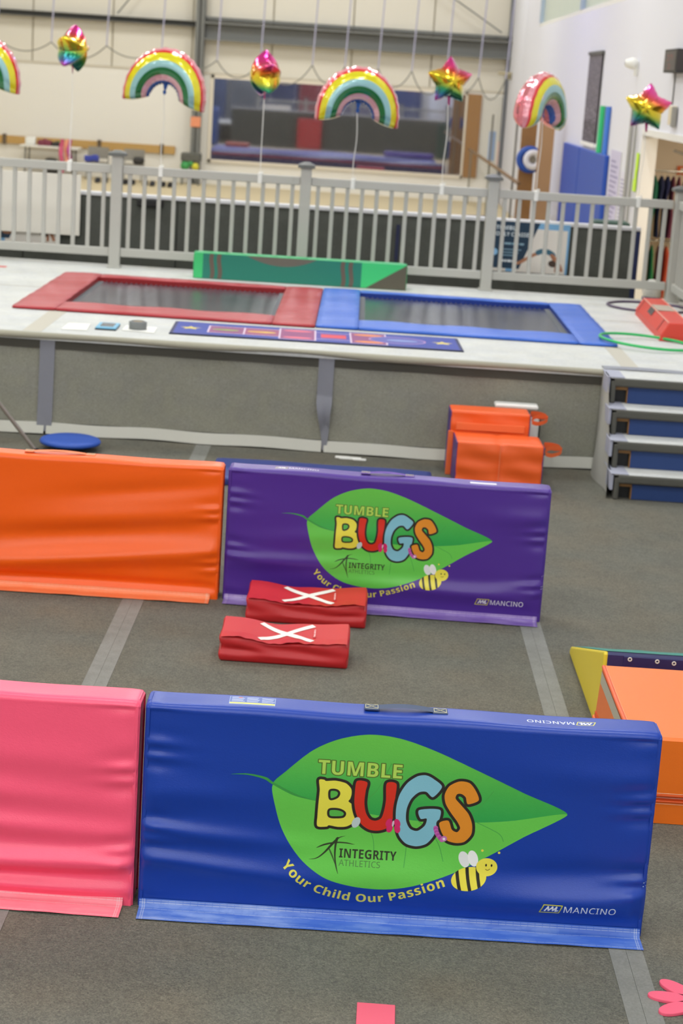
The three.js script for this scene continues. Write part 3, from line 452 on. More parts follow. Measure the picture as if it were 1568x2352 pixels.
{
  const b = thing('cheese_wedge', 'wedge mat with yellow side, navy high end and teal slope, behind the orange trapezoid', 'wedge mat', [1.29, 0, -8.2]);
  const L = 1.3, prof = [[0, 0], [0, 0.385], [0.012, 0.398], [1.17, 0.05], [1.195, 0.025], [1.185, 0]];
  const body = prism(prof, L - 0.02, 0.012, 3).rotateY(Math.PI / 2).translate(0.01, 0, 0);
  mesh('core', boxUV(body), vinyl(0x2a2c5e, 0.45), b);
  mesh('side_cover', prism(prof.map(([d, y]) => [d, y]), 0.024, 0.01, 2).rotateY(Math.PI / 2).translate(-0.004, 0, 0), vinyl(0xe8d23a, 0.5), b);
  mesh('slope_cover', sheet((u, v) => { const d = 0.01 + 1.17 * v; return [0.012 + (L - 0.02) * u, 0.404 - 0.3 * (d - 0.0) + 0.003 * Math.sin(u * 30) * Math.sin(v * 9), -d]; }, 30, 20), vinyl(0x2f8c7c, 0.5, { side: THREE.DoubleSide }), b);
  mesh('end_cover', rslab(0.09, L, 0.01, 0.385, -0.006, 0.006, 0.005, 2), vinyl(0x23245a, 0.45), b);
  for (const [x, y] of [[0.12, 0.372], [0.25, 0.37], [0.33, 0.366]]) mesh('lacing_ring', new THREE.TorusGeometry(0.008, 0.003, 6, 14).translate(x, y, 0.01), std(0xe6e2d4, 0.5), b);
}

// ---------------------------------------------------------------- things on the carpet behind the purple mat
{
  const mk = (label, x, z, W, H, D, o = {}) => {
    const b = thing('orange_padded_block', label, 'foam block', [x, 0, z], 0.02);
    const om = vinyl(0xf2601c, 0.42), pm = vinyl(0x4a2f7a, 0.45);
    const ripple = (px, y, pz) => [0, y > H - 0.02 ? -0.006 * gauss(px / 0.03) * (o.seam ? 1 : 0) : 0, pz > D / 2 - 0.012 ? 0.004 * Math.sin(px * 14 + y * 31) + 0.003 * Math.sin(y * 50) - (o.seam ? 0.008 * gauss(px / 0.015) : 0) : 0];
    mesh('cover', softBox(W, H, D, 0.014, [36, 24, 14], ripple), om, b);
    for (const s of [-1, 1]) mesh('side_panel', rslab(s * (W / 2 - 0.002) - 0.006, s * (W / 2 - 0.002) + 0.006, 0.01, H - 0.008, -D / 2 + 0.008, D / 2 - 0.008, 0.006, 2), pm, b);
    if (o.seam) mesh('front_seam', slab(-0.002, 0.002, 0.01, H - 0.01, D / 2 - 0.01, D / 2 + 0.002), std(0xf08a58, 0.7), b);
    if (o.band) { mesh('front_band', rslab(-W / 2 + 0.045, W / 2 - 0.04, H - 0.15, H - 0.09, D / 2 - 0.004, D / 2 + 0.012, 0.005, 2), vinyl(0xf5733a, 0.5), b); mesh('pocket_edge', rslab(-W / 2 + 0.02, W / 2 - 0.03, H - 0.18, H - 0.166, D / 2 - 0.004, D / 2 + 0.014, 0.004, 1), om, b); mesh('side_band', rslab(-W / 2 - 0.012, -W / 2 + 0.03, 0.0, H - 0.16, D / 2 - 0.006, D / 2 + 0.008, 0.004, 1), vinyl(0xf5733a, 0.5), b); }
    // two web loops on the right side
    const loop = (y, z0, lift, len) => sheet((u, v) => { const a = u * Math.PI * 1.9, px = W / 2 + 0.012 + len * (0.5 - 0.5 * Math.cos(a)), yy = y + lift * Math.sin(Math.min(1, u * 1.2) * Math.PI) + 0.02 * Math.sin(a); return [px, yy + 0.034 * (v - 0.5), z0 + 0.012 * (v - 0.5) + 0.012 * u]; }, 30, 3);
    for (const [y, z0, lift] of [[H - 0.05, D / 2 - 0.03, 0.025], [H - 0.012, D / 2 - 0.14, -0.02]]) mesh('web_loop', loop(y, z0, lift, 0.125), std(0xf2713a, 0.7, { side: THREE.DoubleSide }), b);
  };
  mk('near orange padded block with a middle seam, standing right behind the purple leaf mat', 1.165, -13.62, 0.66, 0.352, 0.4, { seam: 1 });
  mk('taller orange padded block with a front band, behind the other padded block', 1.107, -13.99, 0.62, 0.51, 0.27, { band: 1 });
  const c = thing('step_stool', 'white plastic stool with dark edging, mostly hidden behind the orange padded blocks', 'stool', [1.4, 0, -14.24]);
  mesh('seat', rslab(-0.24, 0.11, 0.49, 0.53, -0.07, 0.05, 0.018), M.whiteGloss, c);
  mesh('side_board', rslab(0.04, 0.125, 0.02, 0.45, -0.04, 0.05, 0.02), M.whiteGloss, c);
  mesh('dark_edge', rslab(0.12, 0.138, 0.02, 0.44, -0.045, 0.03, 0.006), M.black, c);
  mesh('leg', rslab(-0.22, -0.17, 0, 0.5, -0.04, 0.03, 0.01), M.whiteGloss, c);
}
{
  const b = thing('landing_mat', 'thin navy mat lying on the carpet behind the purple leaf mat', 'mat', [-0.16, 0, -13.3], 0);
  mesh('cover', softBox(1.66, 0.06, 0.72, 0.015, [40, 6, 20], (x, y, z) => [0, y > 0.04 ? 0.003 * Math.sin(x * 7 + z * 5) : 0, 0]), vinyl(0x2b3c84, 0.45), b);
  mesh('edge_seam', rslab(-0.83, 0.83, 0.027, 0.033, 0.352, 0.362, 0.002, 1), vinyl(0x1f2c66, 0.5), b);
}
{
  const d = thing('wobble_disc', 'round blue balance disc on the carpet behind the plain orange mat', 'balance disc', [-2.15, 0, -13.83]);
  mesh('disc_top', new THREE.LatheGeometry([[0.001, 0.1], [0.14, 0.1], [0.2, 0.096], [0.228, 0.086], [0.238, 0.07], [0.232, 0.055], [0.2, 0.045], [0.12, 0.04]].map((p) => new THREE.Vector2(...p)), 48), std(0x2450ad, 0.5), d);
  mesh('base', new THREE.LatheGeometry([[0.16, 0.05], [0.17, 0.03], [0.12, 0.01], [0.05, 0], [0.001, 0]].map((p) => new THREE.Vector2(...p)), 36), M.black, d);
}
{
  const t = thing('chalk_bone', 'flat white piece lying on the carpet by the loose grey skirt tape', 'floor marker', [0.04, 0, -14.16]);
  mesh('body', [rslab(-0.09, 0.09, 0, 0.02, -0.025, 0.02, 0.008), rslab(-0.12, 0.0, 0, 0.018, -0.045, -0.005, 0.008), rslab(0.02, 0.13, 0, 0.018, 0.0, 0.035, 0.008)], M.white, t);
  const r = thing('trestle', 'thin grey metal trestle with a slanting leg on the carpet at the left edge', 'trestle', [-2.38, 0, -13.62]);
  mesh('shaft', bar([0, 0.015, 0], [-0.52, 0.72, 0.16], 0.016, 12), std(0xa59c94, 0.35, { metalness: 0.6 }), r);
  mesh('shaft', bar([-1.04, 0.015, 0.16], [-0.52, 0.72, 0.16], 0.016, 12), std(0xa59c94, 0.35, { metalness: 0.6 }), r);
  mesh('hinge', rslab(-0.55, -0.49, 0.7, 0.75, 0.13, 0.19, 0.01, 2), M.black, r);
  mesh('foot', new THREE.CylinderGeometry(0.022, 0.026, 0.04, 14).translate(-0.005, 0.02, 0), M.black, r);
  const pr = thing('floor_marker', 'flat pink square marker on the carpet at the bottom of the view', 'floor marker', [0.219, 0, -5.32], -0.02);
  mesh('body', rslab(-0.063, 0.063, 0, 0.006, -0.1, 0.1, 0.002, 1), vinyl(0xee5f78, 0.45), pr);
  const s = thing('seam_patch', 'short pale strip stuck on the carpet beside the blue balance disc', 'tape', [-2.1, 0, -14.2]);
  mesh('strip', rslab(-0.1, 0.09, 0, 0.012, -0.05, 0.05, 0.003, 1), std(0xc9c8c0, 0.8), s);
}
{
  const f = thing('flower_marker', 'pink foam flower marker lying on the carpet at the right edge', 'floor marker', [1.322, 0, -5.57]);
  const fm = std(0xf0607c, 0.7);
  const petal = new THREE.Shape(); petal.moveTo(0.03, -0.014); petal.bezierCurveTo(0.07, -0.04, 0.17, -0.04, 0.177, -0.004); petal.bezierCurveTo(0.18, 0.03, 0.08, 0.04, 0.03, 0.014); petal.closePath();
  const pg = new THREE.ExtrudeGeometry(petal, { depth: 0.007, bevelEnabled: true, bevelSize: 0.003, bevelThickness: 0.003, bevelSegments: 2, curveSegments: 14 }).rotateX(-Math.PI / 2).translate(0, 0.003, 0);
  for (let i = 0; i < 9; i++) { const p = mesh('petal', pg, fm, f); p.rotation.y = (i + 0.28) * Math.PI * 2 / 9; }
  mesh('centre', new THREE.CylinderGeometry(0.05, 0.05, 0.013, 24).translate(0, 0.0065, 0), fm, f);
}

// ---------------------------------------------------------------- on the platform
function trampoline(label, colorHex, innerHex, o, i, h) {
  const t = thing('trampoline', label, 'trampoline', [0, 0, 0]);
  const T = 0.028, y = PH + 0.002, pm = vinyl(colorHex, 0.42), soft = (x0, x1, z0, z1) => { const w = x1 - x0, d = z1 - z0; return softBox(w, T, d, 0.012, [Math.round(w * 16), 4, Math.round(d * 16)], (px, py, pz) => [0, py > 0.02 ? 0.004 * Math.sin(px * 9 + pz * 6) * Math.sin(pz * 11 + 1) : 0, 0]).translate((x0 + x1) / 2, y, (z0 + z1) / 2); };
  mesh('safety_pad', soft(o[0], i[0], o[2], o[3]), pm, t); mesh('safety_pad', soft(i[1], o[1], o[2], o[3]), pm, t);
  mesh('safety_pad', soft(i[0], i[1], o[2], i[2]), pm, t); mesh('safety_pad', soft(i[0], i[1], i[3], o[3]), pm, t);
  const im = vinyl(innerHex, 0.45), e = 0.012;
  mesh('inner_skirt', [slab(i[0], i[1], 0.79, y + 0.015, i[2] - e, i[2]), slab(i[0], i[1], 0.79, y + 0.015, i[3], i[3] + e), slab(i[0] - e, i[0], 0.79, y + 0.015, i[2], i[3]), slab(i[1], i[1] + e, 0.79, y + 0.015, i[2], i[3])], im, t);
  mesh('bed', boxUV(slab(i[0] + 0.045, i[1] - 0.045, 0.803, 0.808, i[2] + 0.045, i[3] - 0.045)), new THREE.MeshPhysicalMaterial({ color: 0x3b3d49, roughness: 0.2, bumpMap: rep(bumpFine, 5), bumpScale: 0.0008 }), t);
  const sp = []; for (let x = i[0] + 0.03; x < i[1]; x += 0.05) for (const [z, s] of [[i[2], 1], [i[3], -1]]) sp.push(bar([x, 0.806, z], [x, 0.806, z + s * 0.055], 0.006, 5));
  for (let z = i[2] + 0.03; z < i[3]; z += 0.05) for (const [x, s] of [[i[0], 1], [i[1], -1]]) sp.push(bar([x, 0.806, z], [x + s * 0.055, 0.806, z], 0.006, 5));
  mesh('springs', sp, std(0x77797c, 0.45, { metalness: 0.7 }), t).userData.kind = 'stuff';
}
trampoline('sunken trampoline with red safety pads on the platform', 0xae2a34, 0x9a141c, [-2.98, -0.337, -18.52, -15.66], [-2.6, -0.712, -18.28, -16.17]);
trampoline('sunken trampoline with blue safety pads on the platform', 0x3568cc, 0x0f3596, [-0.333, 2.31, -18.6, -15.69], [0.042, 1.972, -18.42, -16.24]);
{
  const tex = canvasTex(1536, 480, (c, W, H) => {
    c.fillStyle = '#2c3f9e'; c.fillRect(0, 0, W, H); c.strokeStyle = '#20285e'; c.lineWidth = 14; c.strokeRect(6, 6, W - 12, H - 12);
    const star = (x, y, r) => { c.beginPath(); for (let i = 0; i < 10; i++) { const a = i * Math.PI / 5 - Math.PI / 2, q = i % 2 ? r * 0.45 : r; c.lineTo(x + q * Math.cos(a), y + q * Math.sin(a)); } c.closePath(); c.fillStyle = '#dcc968'; c.fill(); };
    star(92, H / 2, 62); star(W - 92, H / 2, 62);
    const x0 = 190, cw = 190;
    const cell = (i, y0, y1, fill) => { c.fillStyle = fill; c.fillRect(x0 + i * cw, y0, cw, y1 - y0); c.strokeStyle = '#d9c3d6'; c.lineWidth = 9; c.strokeRect(x0 + i * cw, y0, cw, y1 - y0); };
    cell(0, 110, 370, '#8a4a7a'); cell(1, 110, 370, '#9a4a72'); cell(2, 40, 440, '#8f4477'); cell(3, 110, 370, '#4a3f9a'); cell(4, 40, 440, '#8a4478'); 
    c.beginPath(); c.ellipse(x0 + 5 * cw + 60, H / 2, 150, 130, 0, 0, 7); c.fillStyle = '#5a5aa8'; c.fill(); c.lineWidth = 9; c.strokeStyle = '#b98ab8'; c.stroke();
    const foot = (x, y, r, f) => { c.fillStyle = f; c.beginPath(); c.ellipse(x, y, r, r * 0.42, 0, 0, 7); c.fill(); };
    foot(x0 + 90, 240, 72, '#8fa055'); foot(x0 + 60, 240, 30, '#6f8548'); foot(x0 + cw + 92, 240, 78, '#dbb348'); foot(x0 + cw + 70, 240, 34, '#c98f3e');
    foot(x0 + 2.5 * cw, 110, 76, '#e0697f'); foot(x0 + 2.5 * cw, 370, 76, '#e0697f'); c.fillStyle = '#d6414f'; c.fillRect(x0 + 3 * cw + 30, 170, 135, 140); foot(x0 + 4.5 * cw, 110, 78, '#e58a45'); foot(x0 + 4.5 * cw, 370, 78, '#e58a45'); foot(x0 + 5.45 * cw, 240, 84, '#7f92c8');
  });
  const h = thing('hopscotch_mat', 'long blue hopscotch mat with stars and footprints along the platform front', 'play mat', [-0.305, PH, -15.13], 0.028);
  mesh('base', rslab(-1.215, 1.215, 0.002, 0.01, -0.37, 0.37, 0.003, 1), std(0x1d2348, 0.7), h);
  mesh('printed_top', sheet((u, v) => [-1.205 + 2.41 * u, 0.0125, 0.36 - 0.72 * v], 2, 2), std(0xffffff, 0.6, { map: tex }), h);
}
{
  const g = thing('printed_block', 'long green printed foam block standing against the railing', 'foam block', [-0.6, PH, -19.08], 0.045);
  const tex = canvasTex(1024, 128, (c, W, H) => {
    c.fillStyle = '#1f7f6c'; c.fillRect(0, 0, W, H); c.fillStyle = '#3fc877'; c.fillRect(0, 0, 42, H);
    c.fillStyle = '#6a665c'; c.beginPath(); c.moveTo(250, 0); c.quadraticCurveTo(430, 90, 590, 0); c.fill();
    c.strokeStyle = '#6a5a4e'; c.lineWidth = 20; for (const x of [86, 122, 718, 756]) { c.beginPath(); c.moveTo(x, 0); c.bezierCurveTo(x - 14, 40, x + 14, 80, x, H); c.stroke(); }
    c.fillStyle = '#3fd07c'; c.fillRect(806, 0, 218, H); c.fillStyle = '#5f5a4a'; c.beginPath(); c.moveTo(830, H); c.lineTo(1024, 0); c.lineTo(1024, H); c.fill();
  });
  mesh('body', softBox(2.24, 0.27, 0.22, 0.012, [40, 6, 8]), vinyl(0x35b06c, 0.45), g);
  mesh('printed_front', sheet((u, v) => [-1.112 + 2.224 * u, 0.006 + 0.258 * v, 0.112], 2, 2), std(0xffffff, 0.45, { map: tex }), g);
}
{
  const r = thing('vault_trapezoid', 'long low red foam trapezoid lying on the platform near the stair', 'foam block', [2.77, PH, -16.32], -0.03);
  const prof = [[0, 0.0], [0.005, 0.06], [0.07, 0.17], [0.25, 0.175], [0.34, 0.06], [0.345, 0]];
  const body = prism(prof, 1.98, 0.012, 3); body.translate(0, 0, -1.98);
  mesh('cover', boxUV(body), vinyl(0xd9402f, 0.45), r);
  mesh('piping', [bar([0.068, 0.172, -0.01], [0.068, 0.172, -1.97], 0.006, 6), bar([0.252, 0.176, -0.01], [0.252, 0.176, -1.97], 0.006, 6)], vinyl(0xf0a892, 0.5), r);
  const onSide = (z0, z1, a, b) => sheet((u, v) => [0.002 + 0.065 * (a + (b - a) * v), 0.064 + 0.11 * (a + (b - a) * v), z0 + (z1 - z0) * u], 2, 2);
  mesh('side_patch', onSide(-1.3, -0.98, 0.45, 1.0), std(0x5d5653, 0.9, { side: THREE.DoubleSide }), r);
  for (const z of [-0.28, -1.78]) mesh('side_strap', onSide(z - 0.03, z, 0.0, 1), std(0x9a4a44, 0.9, { side: THREE.DoubleSide }), r);
  mesh('top_patch', slab(0.075, 0.245, 0.174, 0.179, -1.35, -0.9), std(0xb7a999, 0.9), r);
}
const hoop = (label, x, z, R, color) => { const h = thing('hula_hoop', label, 'hula hoop', [x, PH, z]); if (color === 0x27b860) h.rotation.z = -0.05; mesh('ring', new THREE.TorusGeometry(R, 0.0125, 10, 80).rotateX(Math.PI / 2).translate(0, 0.0135 + (color === 0x27b860 ? 0.022 : 0), 0), std(color, 0.35), h); };
hoop('green hula hoop lying half on the blue trampoline pad', 2.6, -15.96, 0.42, 0x27b860);
hoop('dark purple hula hoop lying behind the red foam trapezoid', 3.05, -18.9, 0.42, 0x55425f);
{
  const paper = (label, pts, y) => { const p = thing('paper_sheet', label, 'paper', [0, PH, 0]); mesh('sheet', new THREE.ExtrudeGeometry(new THREE.Shape(pts.map(([a, b]) => new THREE.Vector2(a, -b))), { depth: 0.003, bevelEnabled: false }).rotateX(-Math.PI / 2).translate(0, y, 0), M.white, p); };
  paper('white paper lying alone on the platform edge, left of the tablet', [[-2.37, -14.58], [-2.37, -14.95], [-2.19, -15.0], [-2.165, -14.6]], 0.003);
  paper('white paper under the grey tape roll on the platform edge', [[-1.9, -14.75], [-1.9, -15.05], [-1.637, -15.03], [-1.627, -14.7]], 0.003);
  const b = thing('tablet', 'light blue tablet with a dark screen on the platform edge', 'tablet', [-2.03, PH, -14.87], 0.02);
  mesh('case', rslab(-0.085, 0.085, 0, 0.022, -0.16, 0.16, 0.006), std(0x6fb4d6, 0.4), b); mesh('underside', rslab(-0.086, 0.086, 0, 0.012, -0.165, 0.168, 0.004), M.black, b); mesh('screen', slab(-0.055, 0.055, 0.022, 0.0235, -0.12, 0.09), std(0x6a7078, 0.2), b);
  const r = thing('tape_roll', 'grey tape roll standing on white paper at the platform edge', 'tape roll', [-1.78, PH + 0.006, -14.86]);
  mesh('roll', new THREE.LatheGeometry([[0.05, 0], [0.072, 0], [0.074, 0.06], [0.052, 0.068], [0.05, 0]].map((p) => new THREE.Vector2(...p)), 36), std(0x7a7d7c, 0.6), r);
  mesh('core', new THREE.CylinderGeometry(0.051, 0.051, 0.06, 24, 1, true).translate(0, 0.032, 0), std(0xd9c6a8, 0.8, { side: THREE.DoubleSide }), r);
  const k = thing('red_strip', 'short red strip on the platform deck at the left edge', 'tape', [-3.72, PH, -18.79]); mesh('strip', slab(-0.1, 0.08, 0, 0.004, -0.05, 0.05), std(0xd44c44, 0.6), k);
}

// ---------------------------------------------------------------- behind the railing
{
  // dark partition: upright panels under a pale cap
  const p = thing('partition_wall', 'long charcoal carpeted partition with a pale cap behind the grey railing', 'partition', [0, 0, -20.85]);
  for (let i = 0; i < 5; i++) { const x0 = -5.6 + i * 1.755; mesh('partition_panel', boxUV(rslab(x0 + 0.004, x0 + 1.751, 0.0, 1.48, -0.05, 0.05, 0.01, 2)), M.darkPart, p); }
  mesh('cap', rslab(-5.62, 3.19, 1.48, 1.525, -0.065, 0.065, 0.01, 2), std(0xdcdcdf, 0.5), p);
  mesh('end_post', rslab(3.13, 3.19, 0, 1.48, -0.055, 0.055, 0.006, 2), std(0x1f2a55, 0.6), p);
  const strap = thing('hanging_strap', 'thin navy strap hanging down the partition near the middle of the right railing section', 'strap', [0.43, 0, -20.77]);
  mesh('strap', [slab(-0.02, 0.02, 0.98, 1.38, -0.004, 0.004), slab(-0.012, 0.012, 0.93, 0.985, -0.006, 0.006)], std(0x23284a, 0.7), strap);
  const sp = thing('speaker_bar', 'small black box hanging on the partition beside the left railing post', 'box', [-2.38, 0, -20.77]);
  mesh('body', rslab(-0.17, 0.13, 1.4, 1.475, -0.025, 0.03, 0.01, 2), M.black, sp);
  // posters
  const poster = canvasTex(768, 512, (c, W, H) => {
    c.fillStyle = '#f1ebe2'; c.fillRect(0, 0, W, H); c.fillStyle = '#7fb4de'; c.fillRect(400, 0, W - 400, 62); c.fillRect(W - 22, 0, 22, H);
    c.fillStyle = '#1c3a52'; c.beginPath(); c.moveTo(0, 0); c.lineTo(470, 0); c.lineTo(290, H - 30); c.lineTo(0, H - 30); c.fill();
    c.fillStyle = '#dfe9ee'; c.font = 'bold 58px sans-serif'; c.fillText('TUMBLE', 36, 86); c.fillText('ONLY CLASSES', 36, 150, 360);
    c.font = '30px sans-serif'; c.fillStyle = '#8fb2c4'; for (const [x, w] of [[130, 70], [208, 26], [242, 30], [280, 44]]) c.fillRect(x, 216, w, 20); c.font = '24px sans-serif'; for (let i = 0; i < 3; i++) { c.fillRect(112, 282 + i * 30, 190 - i * 24, 9); }
    c.fillStyle = '#e7eef2'; for (const [x, w] of [[110, 26], [142, 22], [170, 40], [216, 34]]) c.fillRect(x, 392, w, 24); c.fillStyle = '#8cc0e8'; c.beginPath(); c.arc(34, 318, 36, 0, 7); c.fill(); c.fillStyle = '#7fb4de'; c.fillRect(160, H - 30, 90, 30);
    // gymnast in a backbend
    c.lineCap = 'round'; c.lineJoin = 'round'; const limb = (pts, w, f) => { c.strokeStyle = f; c.lineWidth = w; c.beginPath(); c.moveTo(...pts[0]); c.bezierCurveTo(...pts[1], ...pts[2], ...pts[3]); c.stroke(); };
    limb([[282, 420], [350, 385], [400, 330], [490, 300]], 34, '#b9805f'); limb([[470, 300], [520, 270], [580, 280], [620, 320]], 52, '#3f6f86'); limb([[610, 320], [660, 360], [690, 400], [712, 470]], 30, '#b9805f'); limb([[600, 320], [640, 380], [660, 420], [655, 480]], 24, '#a86f50'); c.fillStyle = '#4a382e'; c.beginPath(); c.ellipse(618, 408, 40, 34, 0.4, 0, 7); c.fill();
    limb([[282, 420], [262, 428], [250, 424], [236, 416]], 22, '#c48a66');
  });
  const mkP = (label, x0, x1, y0, y1) => { const o = thing('poster', label, 'poster', [(x0 + x1) / 2, 0, -20.772]); mesh('backing', slab((x0 - x1) / 2, (x1 - x0) / 2, y0, y1, -0.012, 0), std(0xe6e6e2, 0.7), o); mesh('print', sheet((u, v) => [(u - 0.5) * (x1 - x0), y0 + (y1 - y0) * v, 0.002], 1, 1), std(0xffffff, 0.6, { map: poster }), o); return o; };
  mkP('poster of a gymnast in a backbend on the partition, right of the right railing post', 1.5, 2.385, 0.935, 1.5);
  mkP('poster on the partition mostly covered by the white board at the left edge', -4.35, -3.42, 0.905, 1.45);
  const w = thing('white_board', 'blank white board standing against the partition behind the left railing section', 'board', [-3.75, 0, -20.73]);
  mesh('panel', rslab(-0.6, 0.56, 1.02, 1.7, -0.012, 0.012, 0.004, 1), std(0xf1ece0, 0.6), w); mesh('hook', [slab(-0.4, -0.37, 1.532, 1.545, -0.11, -0.01), slab(0.37, 0.4, 1.532, 1.545, -0.11, -0.01)], M.steel, w);
  const n = thing('blue_bin', 'small blue bin with a white domed lid beside the partition end', 'bin', [3.44, 0, -21.15]);
  mesh('body', new THREE.LatheGeometry([[0.001, 0], [0.08, 0], [0.1, 0.7], [0.105, 0.72], [0.09, 0.72], [0.08, 0.68]].map((q) => new THREE.Vector2(...q)), 28), vinyl(0x1f45a8, 0.5), n);
  mesh('lid', new THREE.LatheGeometry([[0.108, 0.715], [0.108, 0.74], [0.09, 0.86], [0.05, 0.905], [0.001, 0.915]].map((q) => new THREE.Vector2(...q)), 28), M.white, n);
}
// mirror on the back wall with its frame, and what stands in front of it out of direct view
{
  const m = thing('wall_mirror', 'wide wall mirror in a pale frame on the back wall', 'mirror', [0, 0, ZB]);
  mesh('mirror_pane', slab(-4.06, 2.53, 0.66, 2.74, 0.02, 0.03), std(0xb9bccb, 0.03, { metalness: 1 }), m);
  mesh('frame', [slab(-4.14, 2.6, 2.74, 2.83, 0, 0.05), slab(-4.14, 2.6, 0.58, 0.66, 0, 0.05), slab(-4.16, -4.06, 0.58, 2.83, 0, 0.05), slab(2.53, 2.58, 0.58, 2.83, 0, 0.05)], std(0xe3d9c6, 0.7), m);
  const b = thing('wood_board', 'tall narrow brown wood board at the right end of the mirror', 'board', [2.77, 0, ZB + 0.04]);
  mesh('board', rslab(-0.18, 0.18, 0.62, 2.77, -0.03, 0.03, 0.01, 2), M.wood, b);
  const t = thing('tumble_mat', 'long low navy and purple mat reflected along the bottom of the mirror', 'mat', [-1.2, 0, -36.6]);
  mesh('cover', softBox(7.6, 0.4, 1.4, 0.03, [60, 5, 14], (x, y, z) => [0, y > 0.2 ? 0.02 * Math.sin(x * 2.3 + z) : 0, 0]), vinyl(0x2b2a66, 0.45), t);
  mesh('side_stripe', slab(-3.75, 3.75, 0.3, 0.36, -0.72, -0.7), vinyl(0xa03a55, 0.5), t); const t2 = thing('tumble_mat', 'wide blue mat behind the navy one in the mirror reflection', 'mat', [-1.4, 0, -34.2]); mesh('cover', softBox(7.6, 0.42, 3.2, 0.04, [60, 5, 14], (x, y, z) => [0, y > 0.2 ? 0.02 * Math.sin(x * 1.7 + z) : 0, 0]), vinyl(0x3a3f9a, 0.45), t2);
  const r = thing('red_mat', 'red mat leaning upright on the dark partition, seen in the mirror', 'mat', [-2.35, 0, -21.15]);
  const rg = softBox(1.0, 1.25, 0.1, 0.02, [10, 12, 4]); rg.rotateX(0.1); mesh('cover', rg, vinyl(0xb92a30, 0.45), r);
  const mk = (name, label, cat, pos, size, hex) => { const o = thing(name, label, cat, pos); mesh('cover', softBox(...size, 0.02, [14, 8, 8], (x, y, z) => [0, 0, 0.008 * Math.sin(x * 9 + y * 7)]), vinyl(hex, 0.5), o); return o; };
  mk('foam_stack', 'tall blue foam block at the left end of the mirror reflection', 'foam block', [-6.6, 0, -22.6], [1.2, 1.5, 1.2], 0x2a4f9a);
  mk('foam_stack', 'pale yellow topped foam block in the mirror reflection, left of the dark partition', 'foam block', [-6.7, 0, -26.5], [1.3, 0.75, 1.2], 0xc9bd62);
  mk('foam_stack', 'orange and pink foam block on the mat in the mirror reflection', 'foam block', [-4.4, 0.44, -33.6], [0.8, 0.14, 0.6], 0xd0705c);
  mk('foam_stack', 'lilac foam block at the right end of the mirror reflection', 'foam block', [1.5, 0.44, -33.4], [1.7, 0.16, 0.7], 0x6a55a8);
  mk('foam_stack', 'small red dome block low in the mirror reflection', 'foam block', [0.2, 0, -37.9], [0.9, 0.25, 0.5], 0xb8324a);
}
// equipment along the wall behind the camera, which the mirror shows
{
  const mk = (label, x, w, h, d, hex, y = 0) => { const o = thing('crash_mat', label, 'mat', [x, y, ZF - 0.05 - d / 2]); mesh('cover', softBox(w, h, d, 0.03, [16, 12, 6], (px, py, pz) => [0, 0, pz < 0 ? 0.02 * Math.sin(px * 3 + py * 2) : 0]), vinyl(hex, 0.5), o); };
  mk('tall slate blue mat upright on the wall behind the camera, seen in the mirror', -9.4, 1.8, 2.9, 0.35, 0x4a5a80); mk('tall grey mat upright on the wall behind the camera, seen in the mirror', -7.5, 1.7, 2.6, 0.35, 0x6a6f78); mk('wide navy mat upright on the wall behind the camera, seen in the mirror', -5.4, 2.3, 2.9, 0.35, 0x2f3c66);
  mk('red mat upright on the wall behind the camera, seen in the mirror', -3.4, 1.5, 2.75, 0.35, 0x8e3440); mk('wide purple grey mat upright on the wall behind the camera, seen in the mirror', -1.2, 2.7, 2.6, 0.35, 0x57547a); mk('wide dark blue mat upright on the wall behind the camera, seen in the mirror', 1.7, 2.9, 2.85, 0.35, 0x36487c);
}
